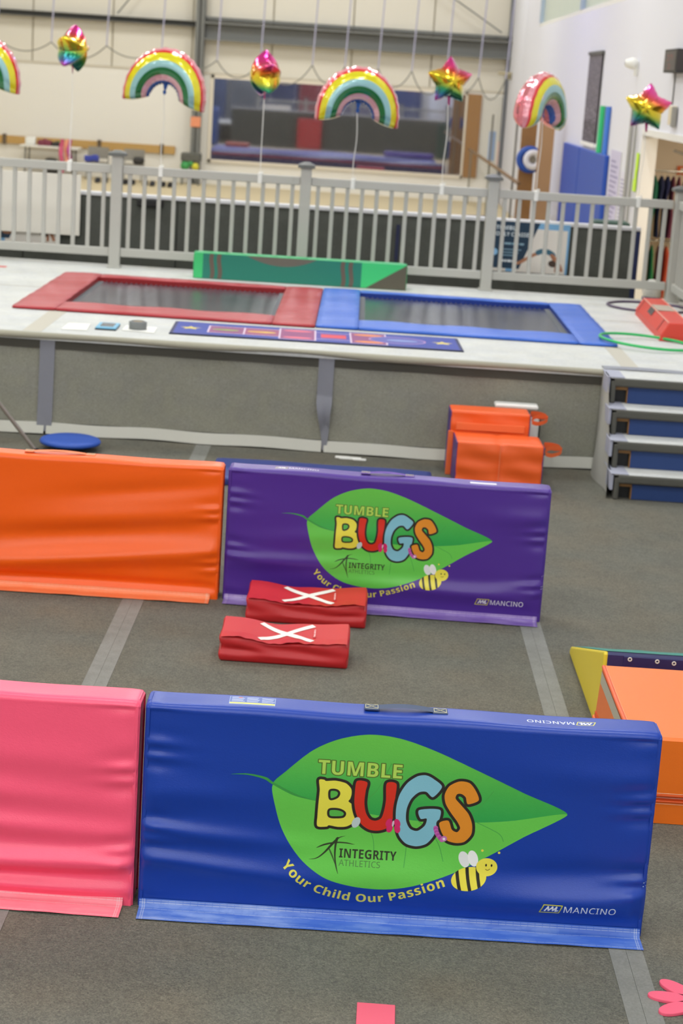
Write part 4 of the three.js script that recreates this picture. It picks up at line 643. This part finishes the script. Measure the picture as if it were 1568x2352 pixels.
// things along the back wall, left part
{
  const r = thing('wood_rail', 'long wooden rail low along the back wall at the left', 'rail', [0, 0, ZB]);
  mesh('rail_board', rslab(-12.9, -5.0, 0.72, 0.93, 0.02, 0.07, 0.01, 2), M.woodRail, r);
  for (const x of [-9.5, -7.0, -5.35]) mesh('bracket', rslab(x - 0.05, x + 0.05, 0.7, 0.97, 0.06, 0.1, 0.01, 2), std(0x5c4a34, 0.6), r);
  const t = thing('folding_table', 'white folding table against the back wall under the wooden rail', 'table', [-8.2, 0, -48.0]);
  mesh('tabletop', rslab(-0.76, 0.76, 0.7, 0.75, -0.35, 0.35, 0.015, 2), std(0xece9e0, 0.5), t);
  for (const x of [-0.62, 0.62]) for (const z of [-0.28, 0.28]) mesh('leg', bar([x, 0, z], [x * 0.98, 0.7, z], 0.02), M.steelDark, t);
  const it = (name, label, cat, x, geo, m) => { const o = thing(name, label, cat, [x, 0.75, -47.95]); mesh('body', geo, m, o); return o; };
  it('carton', 'small white carton at the left end of the folding table', 'box', -8.72, softBox(0.26, 0.2, 0.2, 0.01, [4, 4, 4]), M.white);
  it('kit_bag', 'dark red bag lying on the folding table', 'bag', -8.35, softBox(0.36, 0.18, 0.25, 0.06, [14, 8, 8], (x) => [0, -0.04 * Math.abs(Math.sin(x * 14)), 0]), std(0x7a2740, 0.8));
  it('kit_bag', 'black bag lying on the folding table beside the bright scarf', 'bag', -8.02, softBox(0.28, 0.14, 0.25, 0.05, [14, 8, 8], (x) => [0, -0.03 * Math.abs(Math.sin(x * 17)), 0]), std(0x23201e, 0.8));
  it('cloth', 'lime green cloth bundled on the folding table', 'cloth', -7.86, softBox(0.2, 0.2, 0.2, 0.07, [10, 10, 8], (x, y) => [0.02 * Math.sin(y * 40), 0, 0]), std(0x7ec43c, 0.8));
  const s = thing('scarf', 'pink and peach scarf hanging over the front of the folding table', 'scarf', [-7.75, 0, -47.62]);
  for (const [dx, w, col, y0] of [[-0.1, 0.11, 0xd9567f, 0.1], [0.02, 0.1, 0xf0a080, 0.2], [0.1, 0.09, 0xc7409a, 0.25]]) mesh('scarf_band', sheet((u, v) => [dx + (u - 0.5) * w + 0.02 * Math.sin(v * 7), y0 + (0.96 - y0) * v, 0.03 * Math.sin(v * 9 + dx * 30) + 0.02 * Math.sin(u * 6)], 6, 20), std(col, 0.8, { side: THREE.DoubleSide }), s);
  const bag = thing('kit_bag', 'black bag standing on the floor under the folding table', 'bag', [-8.15, 0, -47.8]); mesh('body', softBox(0.36, 0.45, 0.3, 0.12, [10, 10, 8]), M.black, bag);
  const chair = (label, x) => {
    const c = thing('folding_chair', label, 'chair', [x, 0, -47.6]), g = std(0x8a857a, 0.6);
    mesh('backrest', sheet((u, v) => [-0.27 + 0.54 * u, 0.53 + 0.29 * v, -0.05 - 0.05 * v + 0.04 * (2 * u - 1) ** 2], 12, 4), std(0x8a857a, 0.6, { side: THREE.DoubleSide }), c); mesh('seat', rslab(-0.25, 0.25, 0.42, 0.45, -0.02, 0.42, 0.012, 2), g, c);
    for (const q of [-1, 1]) { mesh('leg', bar([q * 0.25, 0, -0.05], [q * 0.25, 0.82, -0.1], 0.014), M.steel, c); mesh('leg', bar([q * 0.24, 0, 0.4], [q * 0.24, 0.44, 0.3], 0.014), M.steel, c); }
    return c;
  };
  chair('grey chair with a blue cloth on its seat, beside the folding table', -6.9); chair('grey chair nearest the steel column, a black bag on its seat', -5.97);
  const bc = thing('cloth', 'blue cloth draped on the seat of the first grey chair', 'cloth', [-7.02, 0.452, -47.3]); mesh('body', softBox(0.36, 0.16, 0.3, 0.04, [8, 6, 6], (x, y) => [0, 0.02 * Math.sin(x * 20), 0]), std(0x2d3fa8, 0.8), bc);
  const bb = thing('kit_bag', 'black bag on the seat of the chair nearest the column', 'bag', [-5.82, 0.45, -47.4]); mesh('body', softBox(0.3, 0.2, 0.28, 0.09, [8, 6, 6]), M.black, bb);
  for (const [i, x] of [[0, -7.4], [1, -6.6], [2, -5.9], [3, -5.4], [4, -4.95]]) { const o = thing('shoe_pair', ['dark shoes on the floor below the folding table', 'dark shoes on the floor in front of the first grey chair', 'dark shoes on the floor between the two grey chairs', 'dark shoes on the floor right of the grey chairs', 'dark shoes on the floor nearest the steel column'][i], 'shoes', [x, 0, -46.2], 0, 'shoes along the back wall'); for (const d of [-0.09, 0.09]) mesh('shoe', softBox(0.13, 0.13, 0.3, 0.05, [6, 5, 8], (px, y, z) => [0, z > 0 ? -y * 0.45 : 0, 0]).translate(d, 0, 0), std(i % 2 ? 0x2b2b30 : 0x1c1a1a, 0.8), o); }
  const k = thing('ball_basket', 'grey basket of green and yellow balls at the foot of the steel column', 'basket', [-4.5, 0, -47.75]);
  mesh('basket_rim', rslab(-0.26, 0.26, 0.6, 0.82, -0.2, 0.2, 0.04, 2), std(0x55564f, 0.7), k); mesh('stand', [bar([-0.22, 0, 0.16], [-0.22, 0.6, 0.16], 0.015), bar([0.22, 0, 0.16], [0.22, 0.6, 0.16], 0.015), bar([-0.22, 0, -0.16], [-0.22, 0.6, -0.16], 0.015), bar([0.22, 0, -0.16], [0.22, 0.6, -0.16], 0.015)], M.steel, k);
  for (const [i, x, y, r, col] of [[0, -0.14, 0.49, 0.12, 0x2c9a4a], [1, 0.13, 0.48, 0.1, 0xd8cf2c], [2, 0, 0.56, 0.08, 0x2c9a4a]]) { const o = thing('ball', ['green ball in the lower left of the basket stand', 'yellow ball in the basket stand', 'small green ball in the middle of the basket stand'][i], 'ball', [-4.5 + x, y, -47.62]); mesh('body', new THREE.SphereGeometry(r, 20, 14), std(col, 0.5), o); }
  const sg = thing('notice_sign', 'small orange sign on the steel column', 'sign', [-4.47, 1.6, ZB + 0.32]); mesh('plate', rslab(-0.13, 0.13, -0.13, 0.13, -0.01, 0.01, 0.004, 1), std(0xee9468, 0.6), sg);
}
// net hung in front of the back wall
{
  const nz = -44, cx = [-8.85, -7.568, -6.261, -4.955, -3.641, -2.615, -1.384, -0.616, 0.173, 0.971, 1.79, 2.556, 3.2];
  const n = thing('safety_net', 'white safety net hung on cords in front of the back wall', 'net', [0, 0, nz]);
  const cordM = std(0xb8b6cc, 0.8), hy = cx.map((x) => (x > -4 ? 3.2 + 0.03 * Math.sin(x * 9) : 3.34));
  cx.forEach((x, i) => mesh('cord', bar([x, hy[i], 0], [x + 0.16, CEIL, 0.0], 0.018, 6), cordM, n));
  for (let i = 0; i < cx.length - 1; i++) { const dx = cx[i + 1] - cx[i], s = 0.24 + 0.1 * (i % 2) + (i > 3 ? 0.16 : 0), pts = []; for (let k = 0; k <= 8; k++) { const u = k / 8; pts.push([cx[i] + dx * u, hy[i] + (hy[i + 1] - hy[i]) * u - s * 4 * u * (1 - u), 0]); } mesh('swag_rope', tube(pts, 0.016, 20, 6), std(0x85837a, 0.8), n); }
  const grid = canvasTex(256, 256, (c) => { c.fillStyle = '#000'; c.fillRect(0, 0, 256, 256); c.strokeStyle = '#fff'; c.lineWidth = 3; c.beginPath(); c.moveTo(0, 0); c.lineTo(256, 256); c.moveTo(256, 0); c.lineTo(0, 256); c.stroke(); });
  grid.wrapS = grid.wrapT = THREE.RepeatWrapping; grid.colorSpace = THREE.NoColorSpace;
  const net = mesh('netting', sheet((u, v) => { const x = cx[0] + (cx[12] - cx[0]) * u; return [x, 0.3 + 2.65 * v, 0.03 * Math.sin(x * 2), x / 0.07, 2.65 * v / 0.07]; }, 60, 4), std(0xe6e2d8, 0.9, { alphaMap: grid, alphaTest: 0.5, side: THREE.DoubleSide }), n); net.userData.kind = 'stuff';
  const bc = thing('brace_cable', 'thin diagonal brace cable high on the back wall, right of the column', 'cable', [0, 0, ZB + 0.35]); mesh('cable', bar([1.2, 5.6, 0], [3.3, 4.35, 0], 0.02, 6), M.steel, bc);
  const b2 = thing('brace_cable', 'thin diagonal brace cable high on the back wall, left of the column', 'cable', [0, 0, ZB + 0.35]); mesh('cable', bar([-5.2, 6.0, 0], [-6.6, 4.2, 0], 0.02, 6), M.steel, b2);
}
// right wall
{
  const WALL = (name, label, cat, y, z) => thing(name, label, cat, [XW, y, z]);
  const pad = (label, z0, z1) => { const o = WALL('wall_pad', label, 'wall pad', 0, (z0 + z1) / 2); mesh('cover', rslab(-0.07, -0.002, 0.05, 2.1, (z0 - z1) / 2, (z1 - z0) / 2, 0.02, 2), vinyl(0x1c4cb0, 0.5), o); };
  pad('blue pad on the white side wall, the farther of two', -33.05, -30.56); pad('blue pad on the white side wall, the nearer of two', -30.5, -27.2);
  const dark = canvasTex(128, 512, (c, W, H) => { const f = noiseField(128, [[16, 60], [32, 50], [64, 50]], 3); const im = c.createImageData(W, H); for (let y = 0; y < H; y++) for (let x = 0; x < W; x++) { const q = f[(y % 128) * 128 + (x % 128)], k = 4 * (y * W + x); const b = 105 + q * (y > 300 ? 1.2 : 0.5) - (y > 380 ? 20 : 0); im.data[k] = b; im.data[k + 1] = b - 6; im.data[k + 2] = b + 4; im.data[k + 3] = 255; } c.putImageData(im, 0, 0); });
  const bn = WALL('hanging_banner', 'tall narrow dark photo banner on the white side wall above the blue pads', 'banner', 0, -29.8);
  mesh('print', sheet((u, v) => [-0.03, 2.2 + 1.4 * v, -0.85 + 1.7 * u], 4, 8), std(0xffffff, 0.6, { map: dark, side: THREE.DoubleSide }), bn); mesh('top_bar', slab(-0.05, 0, 3.58, 3.63, -0.9, 0.9), M.steelDark, bn); mesh('bottom_bar', slab(-0.05, 0, 2.15, 2.21, -0.9, 0.9), M.white, bn);
  for (const [lab, z, col] of [['green foam tube standing on the blue wall pad', -28.2, 0x39c07a], ['blue foam tube standing on the blue wall pad beside the green one', -27.5, 0x4a7fd8]]) { const o = thing('foam_tube', lab, 'foam tube', [XW - 0.045, 2.1, z]); mesh('tube', new THREE.CylinderGeometry(0.04, 0.04, 0.7, 14).translate(0, 0.35, 0), std(col, 0.8), o); }
  const sc = WALL('wall_lamp', 'white cone shaped wall fitting beside the dark clock display', 'wall lamp', 3.4, -25.2); mesh('shade', new THREE.LatheGeometry([[0.02, 0], [0.07, 0.03], [0.08, 0.09], [0.05, 0.17], [0.03, 0.18]].map((q) => new THREE.Vector2(...q)), 24).rotateZ(Math.PI / 2), M.white, sc); mesh('bracket', rslab(-0.05, 0, -0.16, 0.03, -0.04, 0.04, 0.01, 2), M.white, sc);
  const cl = WALL('clock_display', 'dark box clock display with faint red digits on the white side wall', 'clock', 3.4, -21.8); mesh('case', rslab(-0.12, -0.002, -0.135, 0.135, -0.45, 0.45, 0.008, 2), std(0x2c2a28, 0.5), cl);
  const dg = canvasTex(128, 64, (c) => { c.fillStyle = '#4a4442'; c.fillRect(0, 0, 128, 64); c.fillStyle = '#8a3a3a'; for (const [x, y, w, h] of [[30, 12, 14, 5], [30, 26, 14, 5], [48, 12, 5, 18], [66, 12, 14, 5], [84, 12, 5, 18], [46, 42, 14, 5], [46, 54, 14, 5], [66, 42, 5, 16]]) c.fillRect(x, y, w, h); });
  mesh('face', sheet((u, v) => [-0.124, -0.11 + 0.22 * v, -0.4 + 0.8 * u], 1, 1), std(0xffffff, 0.4, { map: dg, side: THREE.DoubleSide }), cl); mesh('end_face', sheet((u, v) => [-0.115 + 0.105 * u, -0.11 + 0.22 * v, 0.452], 1, 1), std(0x38322f, 0.4), cl);
  const cb = WALL('conduit', 'thin cable running down the wall below the dark clock display', 'cable', 0, -22.0); mesh('cable', bar([-0.012, 2.9, 0], [-0.012, 3.28, 0], 0.008, 6), M.steelDark, cb);
  const ic = WALL('intercom', 'beige intercom handset box on the wall above the clothing room opening', 'intercom', 2.78, -21.75); mesh('case', rslab(-0.06, 0, -0.11, 0.11, -0.17, 0.1, 0.01, 2), std(0xdccfb4, 0.5), ic); mesh('handset', rslab(-0.07, -0.01, -0.13, 0.1, 0.1, 0.17, 0.01, 2), std(0x9a968c, 0.5), ic);
  const nt = (lab, z0, z1, y0, y1, col) => { const o = WALL('notice_sheet', lab, 'notice', 0, (z0 + z1) / 2); const tx = canvasTex(64, 128, (c) => { c.fillStyle = col; c.fillRect(0, 0, 64, 128); c.fillStyle = 'rgba(90,80,130,.45)'; for (let i = 0; i < 16; i++) c.fillRect(6, 14 + i * 7, 30 + ((i * 13) % 20), 3); }); mesh('sheet', sheet((u, v) => [-0.012, y0 + (y1 - y0) * v, (z0 - z1) / 2 + (z1 - z0) * u], 1, 1), std(0xffffff, 0.7, { map: tx, side: THREE.DoubleSide }), o); mesh('backing', slab(-0.0115, -0.004, y0, y1, (z0 - z1) / 2, (z1 - z0) / 2), M.white, o); };
  nt('lavender printed notice on the side wall just right of the blue pads', -27.0, -25.9, 0.9, 2.2, '#c9c4dc'); nt('pale printed notice on the side wall beside the grey conduit', -25.8, -25.1, 1.0, 1.95, '#dcdae6');
  const neon = WALL('ribbon_strip', 'neon yellow strip hanging beside the clothing room opening', 'ribbon', 0, -24.3); mesh('strip', [slab(-0.02, -0.012, 2.02, 2.25, -0.1, 0.1), slab(-0.02, -0.012, 1.9, 2.02, -0.12, 0.06), slab(-0.02, -0.012, 1.75, 1.9, -0.2, 0.08)], std(0xc8f03a, 0.7), neon);
  const pipe = WALL('conduit', 'grey vertical conduit pipe on the side wall beside the neon strip', 'pipe', 0, -24.9); mesh('pipe', [bar([-0.05, 0, 0], [-0.05, 2.9, 0], 0.03, 10), bar([-0.04, 0, 0.35], [-0.04, 2.6, 0.35], 0.02, 10)], std(0xa9a7a2, 0.5), pipe);
  const gb = thing('storage_tub', 'dark green tub rim showing above the partition by the notices', 'tub', [3.05, 0, -22.6]); mesh('body', rslab(-0.2, 0.25, 0, 1.46, -0.2, 0.2, 0.03, 2), std(0x2c4a40, 0.6), gb);
  // posts, ring and handrail near the far corner
  const post = (label, x, z, w, h, m) => { const o = thing('wood_post', label, 'post', [x, 0, z]); mesh('board', rslab(-w / 2, w / 2, 0, h, -0.05, 0.05, 0.008, 2), m, o); };
  post('brown wooden post behind the blue and white ring', 3.0, -34.2, 0.28, 2.75, M.wood); post('pale wooden post in front of the blue and white ring', 3.27, -33.6, 0.27, 2.7, M.woodPale);
  const ring = thing('foam_ring', 'blue and white foam ring between the two wooden posts', 'foam ring', [3.06, 1.72, -33.9]); mesh('tread', new THREE.TorusGeometry(0.19, 0.06, 14, 40).translate(-0.03, 0, -0.03), vinyl(0x2a56a8, 0.5), ring); mesh('face', new THREE.TorusGeometry(0.13, 0.058, 14, 40).scale(1, 1, 0.8).translate(0.03, 0, 0.04), M.white, ring); mesh('hanger', bar([0.19, 0.1, 0.0], [0.19, 0.1, 0.26], 0.015), M.steel, ring); mesh('hub', new THREE.CylinderGeometry(0.085, 0.085, 0.06, 20).rotateX(Math.PI / 2), std(0x8f8a7c, 0.7), ring);
  const hr = thing('handrail', 'brown handrail on thin uprights running back to the mirror wall', 'handrail', [2.72, 0, 0]); mesh('rail', bar([0, 1.36, -32.2], [0, 1.36, -48.3], 0.034, 12), std(0x7a5c36, 0.6), hr); for (const z of [-33.6, -40.2, -47.5]) mesh('upright', bar([0, 0, z], [0, z < -45 ? 1.36 : z < -38 ? 2.4 : 2.9, z], 0.02, 8), std(0x7a7668, 0.6), hr);
  const ps = (lab, x, y0, y1, z, col, w) => { const o = thing('notice_sheet', lab, 'notice', [x, 0, z]); mesh('sheet', slab(-w / 2, w / 2, y0, y1, -0.005, 0.005), std(col, 0.7), o); };
  ps('narrow blue poster in the far corner beside the handrail', 3.3, 1.1, 1.85, ZB + 0.02, 0x8fa6c8, 0.17); ps('narrow pink poster in the far corner beside the blue one', 3.52, 1.0, 1.6, ZB + 0.02, 0xeacbc0, 0.14);
  const cam = thing('wall_bracket', 'small beige bracket fitting where the beam meets the side wall', 'bracket', [3.5, 3.35, -47.5]); mesh('arm', rslab(-0.25, 0.1, -0.06, 0.02, -0.06, 0.06, 0.02, 2), std(0xb4a888, 0.6), cam); mesh('head', rslab(-0.02, 0.1, -0.16, -0.03, -0.08, 0.08, 0.02, 2), std(0x8a8168, 0.6), cam);
}
// clothing room
{
  const rack = thing('clothing_rack', 'chrome clothing rack inside the side room opening', 'clothing rack', [4.4, 0, -24.9]);
  mesh('upper_rail', bar([-0.6, 2.02, 0], [0.75, 2.02, 0], 0.016), M.chrome, rack); mesh('lower_rail', bar([-0.6, 1.08, 0], [0.75, 1.08, 0], 0.016), M.chrome, rack);
  mesh('sloped_arm', bar([-0.28, 2.3, 0.2], [0.75, 2.02, 1.3], 0.02), M.chrome, rack);
  for (const x of [-0.6, 0.75]) mesh('upright', bar([x, 0, 0], [x, 2.1, 0], 0.02), M.steel, rack);
  const cols = [[0x1f6b52, 'green'], [0x1c2348, 'navy'], [0x232a55, 'dark blue'], [0x6e3348, 'plum'], [0x8a4a5c, 'rose'], [0x2a2f60, 'indigo'], [0x56668a, 'slate blue'], [0xcfa9a0, 'pale pink'], [0x3a2a4a, 'dark purple']];
  const garment = (label, x, yTop, len, col, k) => {
    const g = thing('hanging_garment', label, 'clothing', [x, yTop, -24.9], 0, 'garments on the clothing rack');
    mesh('garment', sheet((u, v) => { const a = u * Math.PI * 2, w = (0.032 + 0.012 * Math.sin(v * 5 + k)) * (v < 0.1 ? 0.4 + 6 * v : 1), d = 0.2 * (v < 0.15 ? 0.3 + 4.6 * v : 1 - 0.25 * v); return [w * Math.cos(a) + 0.01 * Math.sin(v * 6 + k), -0.05 - len * v, d * Math.sin(a)]; }, 16, 14), std(col, 0.75, { side: THREE.DoubleSide }), g);
    mesh('hook', tube([[0, -0.06, 0], [0, -0.01, 0], [0.012, 0.022, 0], [0, 0.03, 0]], 0.004, 10, 5), M.chrome, g);
  };
  const ord = ['leftmost', 'second', 'third', 'fourth', 'fifth', 'sixth', 'seventh', 'eighth', 'ninth'];
  cols.forEach(([c, n], i) => garment(n + ' garment on the upper rail of the clothing rack, ' + ord[i] + ' from the jamb', 3.93 + i * 0.085, 2.0, 0.82, c, i));
  [[0x2d4f9a, 'blue'], [0x2f8a50, 'bright green'], [0x8a3550, 'crimson'], [0xc2502f, 'red orange'], [0x6a2f4a, 'wine'], [0x4a3040, 'dark plum'], [0xb98a8a, 'dusty pink'], [0x7a4560, 'mauve']].forEach(([c, n], i) => garment(n + ' garment on the lower rail of the clothing rack, ' + ord[i] + ' from the jamb', 3.9 + i * 0.095, 1.06, 0.8, c, i + 3));
  const cab = thing('display_cabinet', 'pale cabinet just inside the side room opening', 'cabinet', [4.2, 0, -21.4]); mesh('carcass', rslab(-0.42, 0.5, 0, 1.78, -0.2, 0.25, 0.01, 2), std(0x8a8d88, 0.6), cab); mesh('top', rslab(-0.44, 0.52, 1.78, 1.82, -0.22, 0.27, 0.008, 2), std(0x3c3d3a, 0.5), cab);
  const bx = thing('carton', 'light blue and white carton on the cabinet in the side room', 'box', [4.05, 1.82, -21.35]); mesh('body', softBox(0.5, 0.16, 0.3, 0.006, [4, 4, 4]), std(0xe6e6e2, 0.6), bx); mesh('lid', prism([[-0.25, 0.16], [-0.25, 0.19], [0.25, 0.13], [0.25, 0.06]], 0.305).translate(0, 0, -0.15), std(0x74b4dc, 0.6), bx);
  const cone = thing('display_cone', 'small black cone shape on the cabinet in the side room', 'ornament', [4.38, 1.82, -21.4]); mesh('body', new THREE.ConeGeometry(0.07, 0.3, 16).translate(0, 0.15, 0), M.black, cone);
  const st = thing('orange_sign', 'small orange and white sign behind the hanging garments', 'sign', [4.5, 2.0, -25.97]); mesh('plate', slab(-0.1, 0.12, -0.06, 0.06, -0.01, 0.01), std(0xe4743c, 0.6), st); mesh('lettering', slab(-0.05, 0.07, -0.03, 0.03, 0.01, 0.013), M.white, st);
}
// ---------------------------------------------------------------- foil balloons tied to the railing
const railY = 1.915;
function ribbonAndTie(o, drop) {      // o stands at the balloon's centre; the ribbon falls straight down to the rail
  const dy = railY - o.position.y;
  const r = mesh('ribbon', tube([[0, drop, 0], [0.012, drop + (dy - drop) * 0.4, 0.004], [-0.006, drop + (dy - drop) * 0.75, 0], [0, dy, 0]], 0.0045, 20, 5), M.white, o);
  const inv = -o.rotation.y + 0.037; const t = mesh('ribbon_tie', [rslab(-0.022, 0.022, dy - 0.1, dy + 0.012, -0.044, 0.044, 0.006, 1), tube([[0, dy, 0.02], [0.02, dy + 0.03, 0.03], [0.03, dy + 0.005, 0.035]], 0.006, 8, 5)], M.white, o); t.rotation.y = inv; return r;
}
const bandTex = canvasTex(8, 512, (c, W, H) => { const b = [[0, '#1c4f9e'], [0.1, '#d9a4ac'], [0.26, '#0b6e34'], [0.46, '#8fbfc2'], [0.66, '#e3d80c'], [0.86, '#d8262c'], [0.93, '#e2949f'], [1, '#e2949f']]; for (let i = 0; i < b.length - 1; i++) { c.fillStyle = b[i][1]; c.fillRect(0, H * (1 - b[i + 1][0]), W, H * (b[i + 1][0] - b[i][0]) + 1); } });
function rainbow(label, x, y, yaw, tilt) {
  const o = thing('rainbow_balloon', label, 'balloon', [x, y, FZ(x)], yaw);
  const RM = 0.3, leg = 0.04, L = Math.PI * RM + 2 * leg;
  const centre = (s) => { if (s < leg) return [-RM, -leg + s, -1, 0]; if (s > L - leg) return [RM, -(s - (L - leg)), 1, 0]; const a = Math.PI - (s - leg) / RM; return [RM * Math.cos(a), RM * Math.sin(a), Math.cos(a), Math.sin(a)]; };
  const face = (sgn) => sheet((u, v) => {
    const Bz = sgn > 0 ? 0.12 : 0.19, s = L * u, [cx, cy, nx, ny] = centre(s), rho = 2 * v - 1, dEnd = Math.min(s, L - s), e = Math.sqrt(Math.max(0, 1 - Math.max(0, 1 - dEnd / 0.12) ** 2)), seam = Math.abs(rho) ** 8;
    const edge = 1 + 0.02 * seam * Math.sin(s * 95 + (rho > 0 ? 0 : 2)), z = Bz * e * Math.pow(Math.max(0, 1 - rho * rho), 0.62) * (1 + 0.05 * seam * Math.sin(s * 95)) + 0.006 * Math.abs(rho) ** 3 * Math.sin(s * 70 + 4 * rho) * e * (1 - seam);
    const up = Math.max(0, ny), aa = (0.152 + 0.034 * up * up) * (0.9 + 0.1 * e), tip = -(1 - Math.min(1, dEnd / 0.14)) * (0.02 * (1 - rho * rho) + 0.035 * rho), lift = 0.034 * up * up;
    return [cx + nx * (lift + rho * aa * edge), cy + ny * (lift + rho * aa * edge) + tip, sgn * z, u, v];
  }, 150, 30);
  const foil = std(0xffffff, 0.22, { map: bandTex, metalness: 0.25, clearcoat: 1, clearcoatRoughness: 0.06, side: THREE.DoubleSide }), back = std(0xe58a98, 0.18, { metalness: 0.75, side: THREE.DoubleSide });
  const f = mesh('front_foil', face(1), foil, o), b = mesh('back_foil', face(-1), back, o);
  const tail = mesh('inflation_tail', [sheet((u, v) => [(-0.03 + 0.06 * u) * (1 - 0.6 * v), 0.16 - 0.07 * v, 0.004 * Math.sin(u * 6)], 6, 6), sheet((u, v) => [(-0.02 + 0.04 * u) * Math.sin(Math.PI * Math.min(1, v + 0.1)), 0.09 - 0.06 * v, 0.004], 6, 6)], std(0x1f4f96, 0.3, { metalness: 0.4, side: THREE.DoubleSide }), o);
  for (const q of [f, b, tail]) q.rotation.z = tilt;
  ribbonAndTie(o, 0.05);
}
const starStops = [[0, [0.78, 0.03, 0.42]], [0.2, [0.86, 0.05, 0.3]], [0.32, [0.8, 0.08, 0.05]], [0.45, [0.92, 0.62, 0.02]], [0.58, [0.72, 0.62, 0.02]], [0.7, [0.02, 0.3, 0.08]], [0.82, [0.01, 0.2, 0.34]], [0.9, [0.12, 0.1, 0.45]], [1, [0.6, 0.05, 0.45]]];
function star(label, x, y, yaw, tilt) {
  const o = thing('star_balloon', label, 'balloon', [x, y, FZ(x)], yaw);
  const R0 = 0.27, R1 = 0.16, T = 0.16, rad = (a) => { const k = ((a / (Math.PI * 2 / 5)) % 1 + 1) % 1, d = Math.abs(k - 0.5) * 2, A0 = Math.PI / 5, ang = (1 - d) * A0; const px = R0, qx = R1 * Math.cos(A0), qy = R1 * Math.sin(A0); const cx = Math.cos(ang), sx = Math.sin(ang); const t = (px * qy) / (cx * qy + sx * (px - qx)); return t * (1 - 0.05 * d ** 8); };
  const face = (sgn) => { const g = sheet((u, v) => { const a = u * Math.PI * 2 + Math.PI / 2, q = Math.max(0.001, v), rr = rad(u * Math.PI * 2), seam = q ** 10, r = rr * q * (1 + 0.01 * seam * Math.sin(u * 150)); const z = T * Math.pow(Math.max(0, 1 - q * q), 0.85) + 0.003 * q * q * (1 - seam) * Math.sin(u * 62 + q * 5) + 0.004 * (1 - q) * q * Math.cos(u * Math.PI * 10); return [r * Math.cos(a), r * Math.sin(a), sgn * z]; }, 150, 16);
    const p = g.attributes.position, c = new Float32Array(p.count * 3); for (let i = 0; i < p.count; i++) { const t = Math.max(0, Math.min(1, 0.5 - (p.getY(i) * 0.93 + p.getX(i) * 0.36) / 0.5)); let k = 0; while (k < starStops.length - 2 && t > starStops[k + 1][0]) k++; const [a, ca] = starStops[k], [b, cb] = starStops[k + 1], m = (t - a) / (b - a); for (let j = 0; j < 3; j++) c[3 * i + j] = ca[j] + (cb[j] - ca[j]) * m; } g.setAttribute('color', new THREE.BufferAttribute(c, 3)); return g; };
  const foil = std(0xffffff, 0.16, { vertexColors: true, metalness: 0.85, clearcoat: 0.6, clearcoatRoughness: 0.08, side: THREE.DoubleSide });
  const f = mesh('front_foil', face(1), foil, o), b = mesh('back_foil', face(-1), foil, o); f.rotation.z = b.rotation.z = tilt;
  mesh('inflation_tail', sheet((u, v) => [(-0.02 + 0.04 * u) * (1 - 0.5 * v) + 0.01 * v, -0.12 - 0.13 * v, 0.006 * Math.sin(u * 6)], 6, 6), std(0xb03a78, 0.25, { metalness: 0.6, side: THREE.DoubleSide }), o);
  ribbonAndTie(o, -0.24);
}
rainbow('rainbow balloon cut off by the left edge', -4.1, 2.66, 0.1, -0.03);
rainbow('rainbow balloon floating above the left railing section', -2.15, 2.63, -0.12, -0.1);
rainbow('rainbow balloon floating in front of the mirror', -0.113, 2.57, 0.12, -0.05);
rainbow('rainbow balloon turned sideways, floating before the white side wall', 1.85, 2.64, 1.0, -0.02);
star('turned star balloon floating at the far left between two rainbow balloons', -3.114, 3.072, 1.2, -0.15);
star('narrow edge-on star balloon at the left end of the mirror', -1.099, 2.94, -1.22, 0.1);
star('star balloon facing the camera, above the right end of the mirror', 0.838, 3.0, 0.25, 0.02);
star('star balloon nearest the dark clock display', 2.95, 2.86, -0.2, -0.05);

renderer.render(scene, camera);
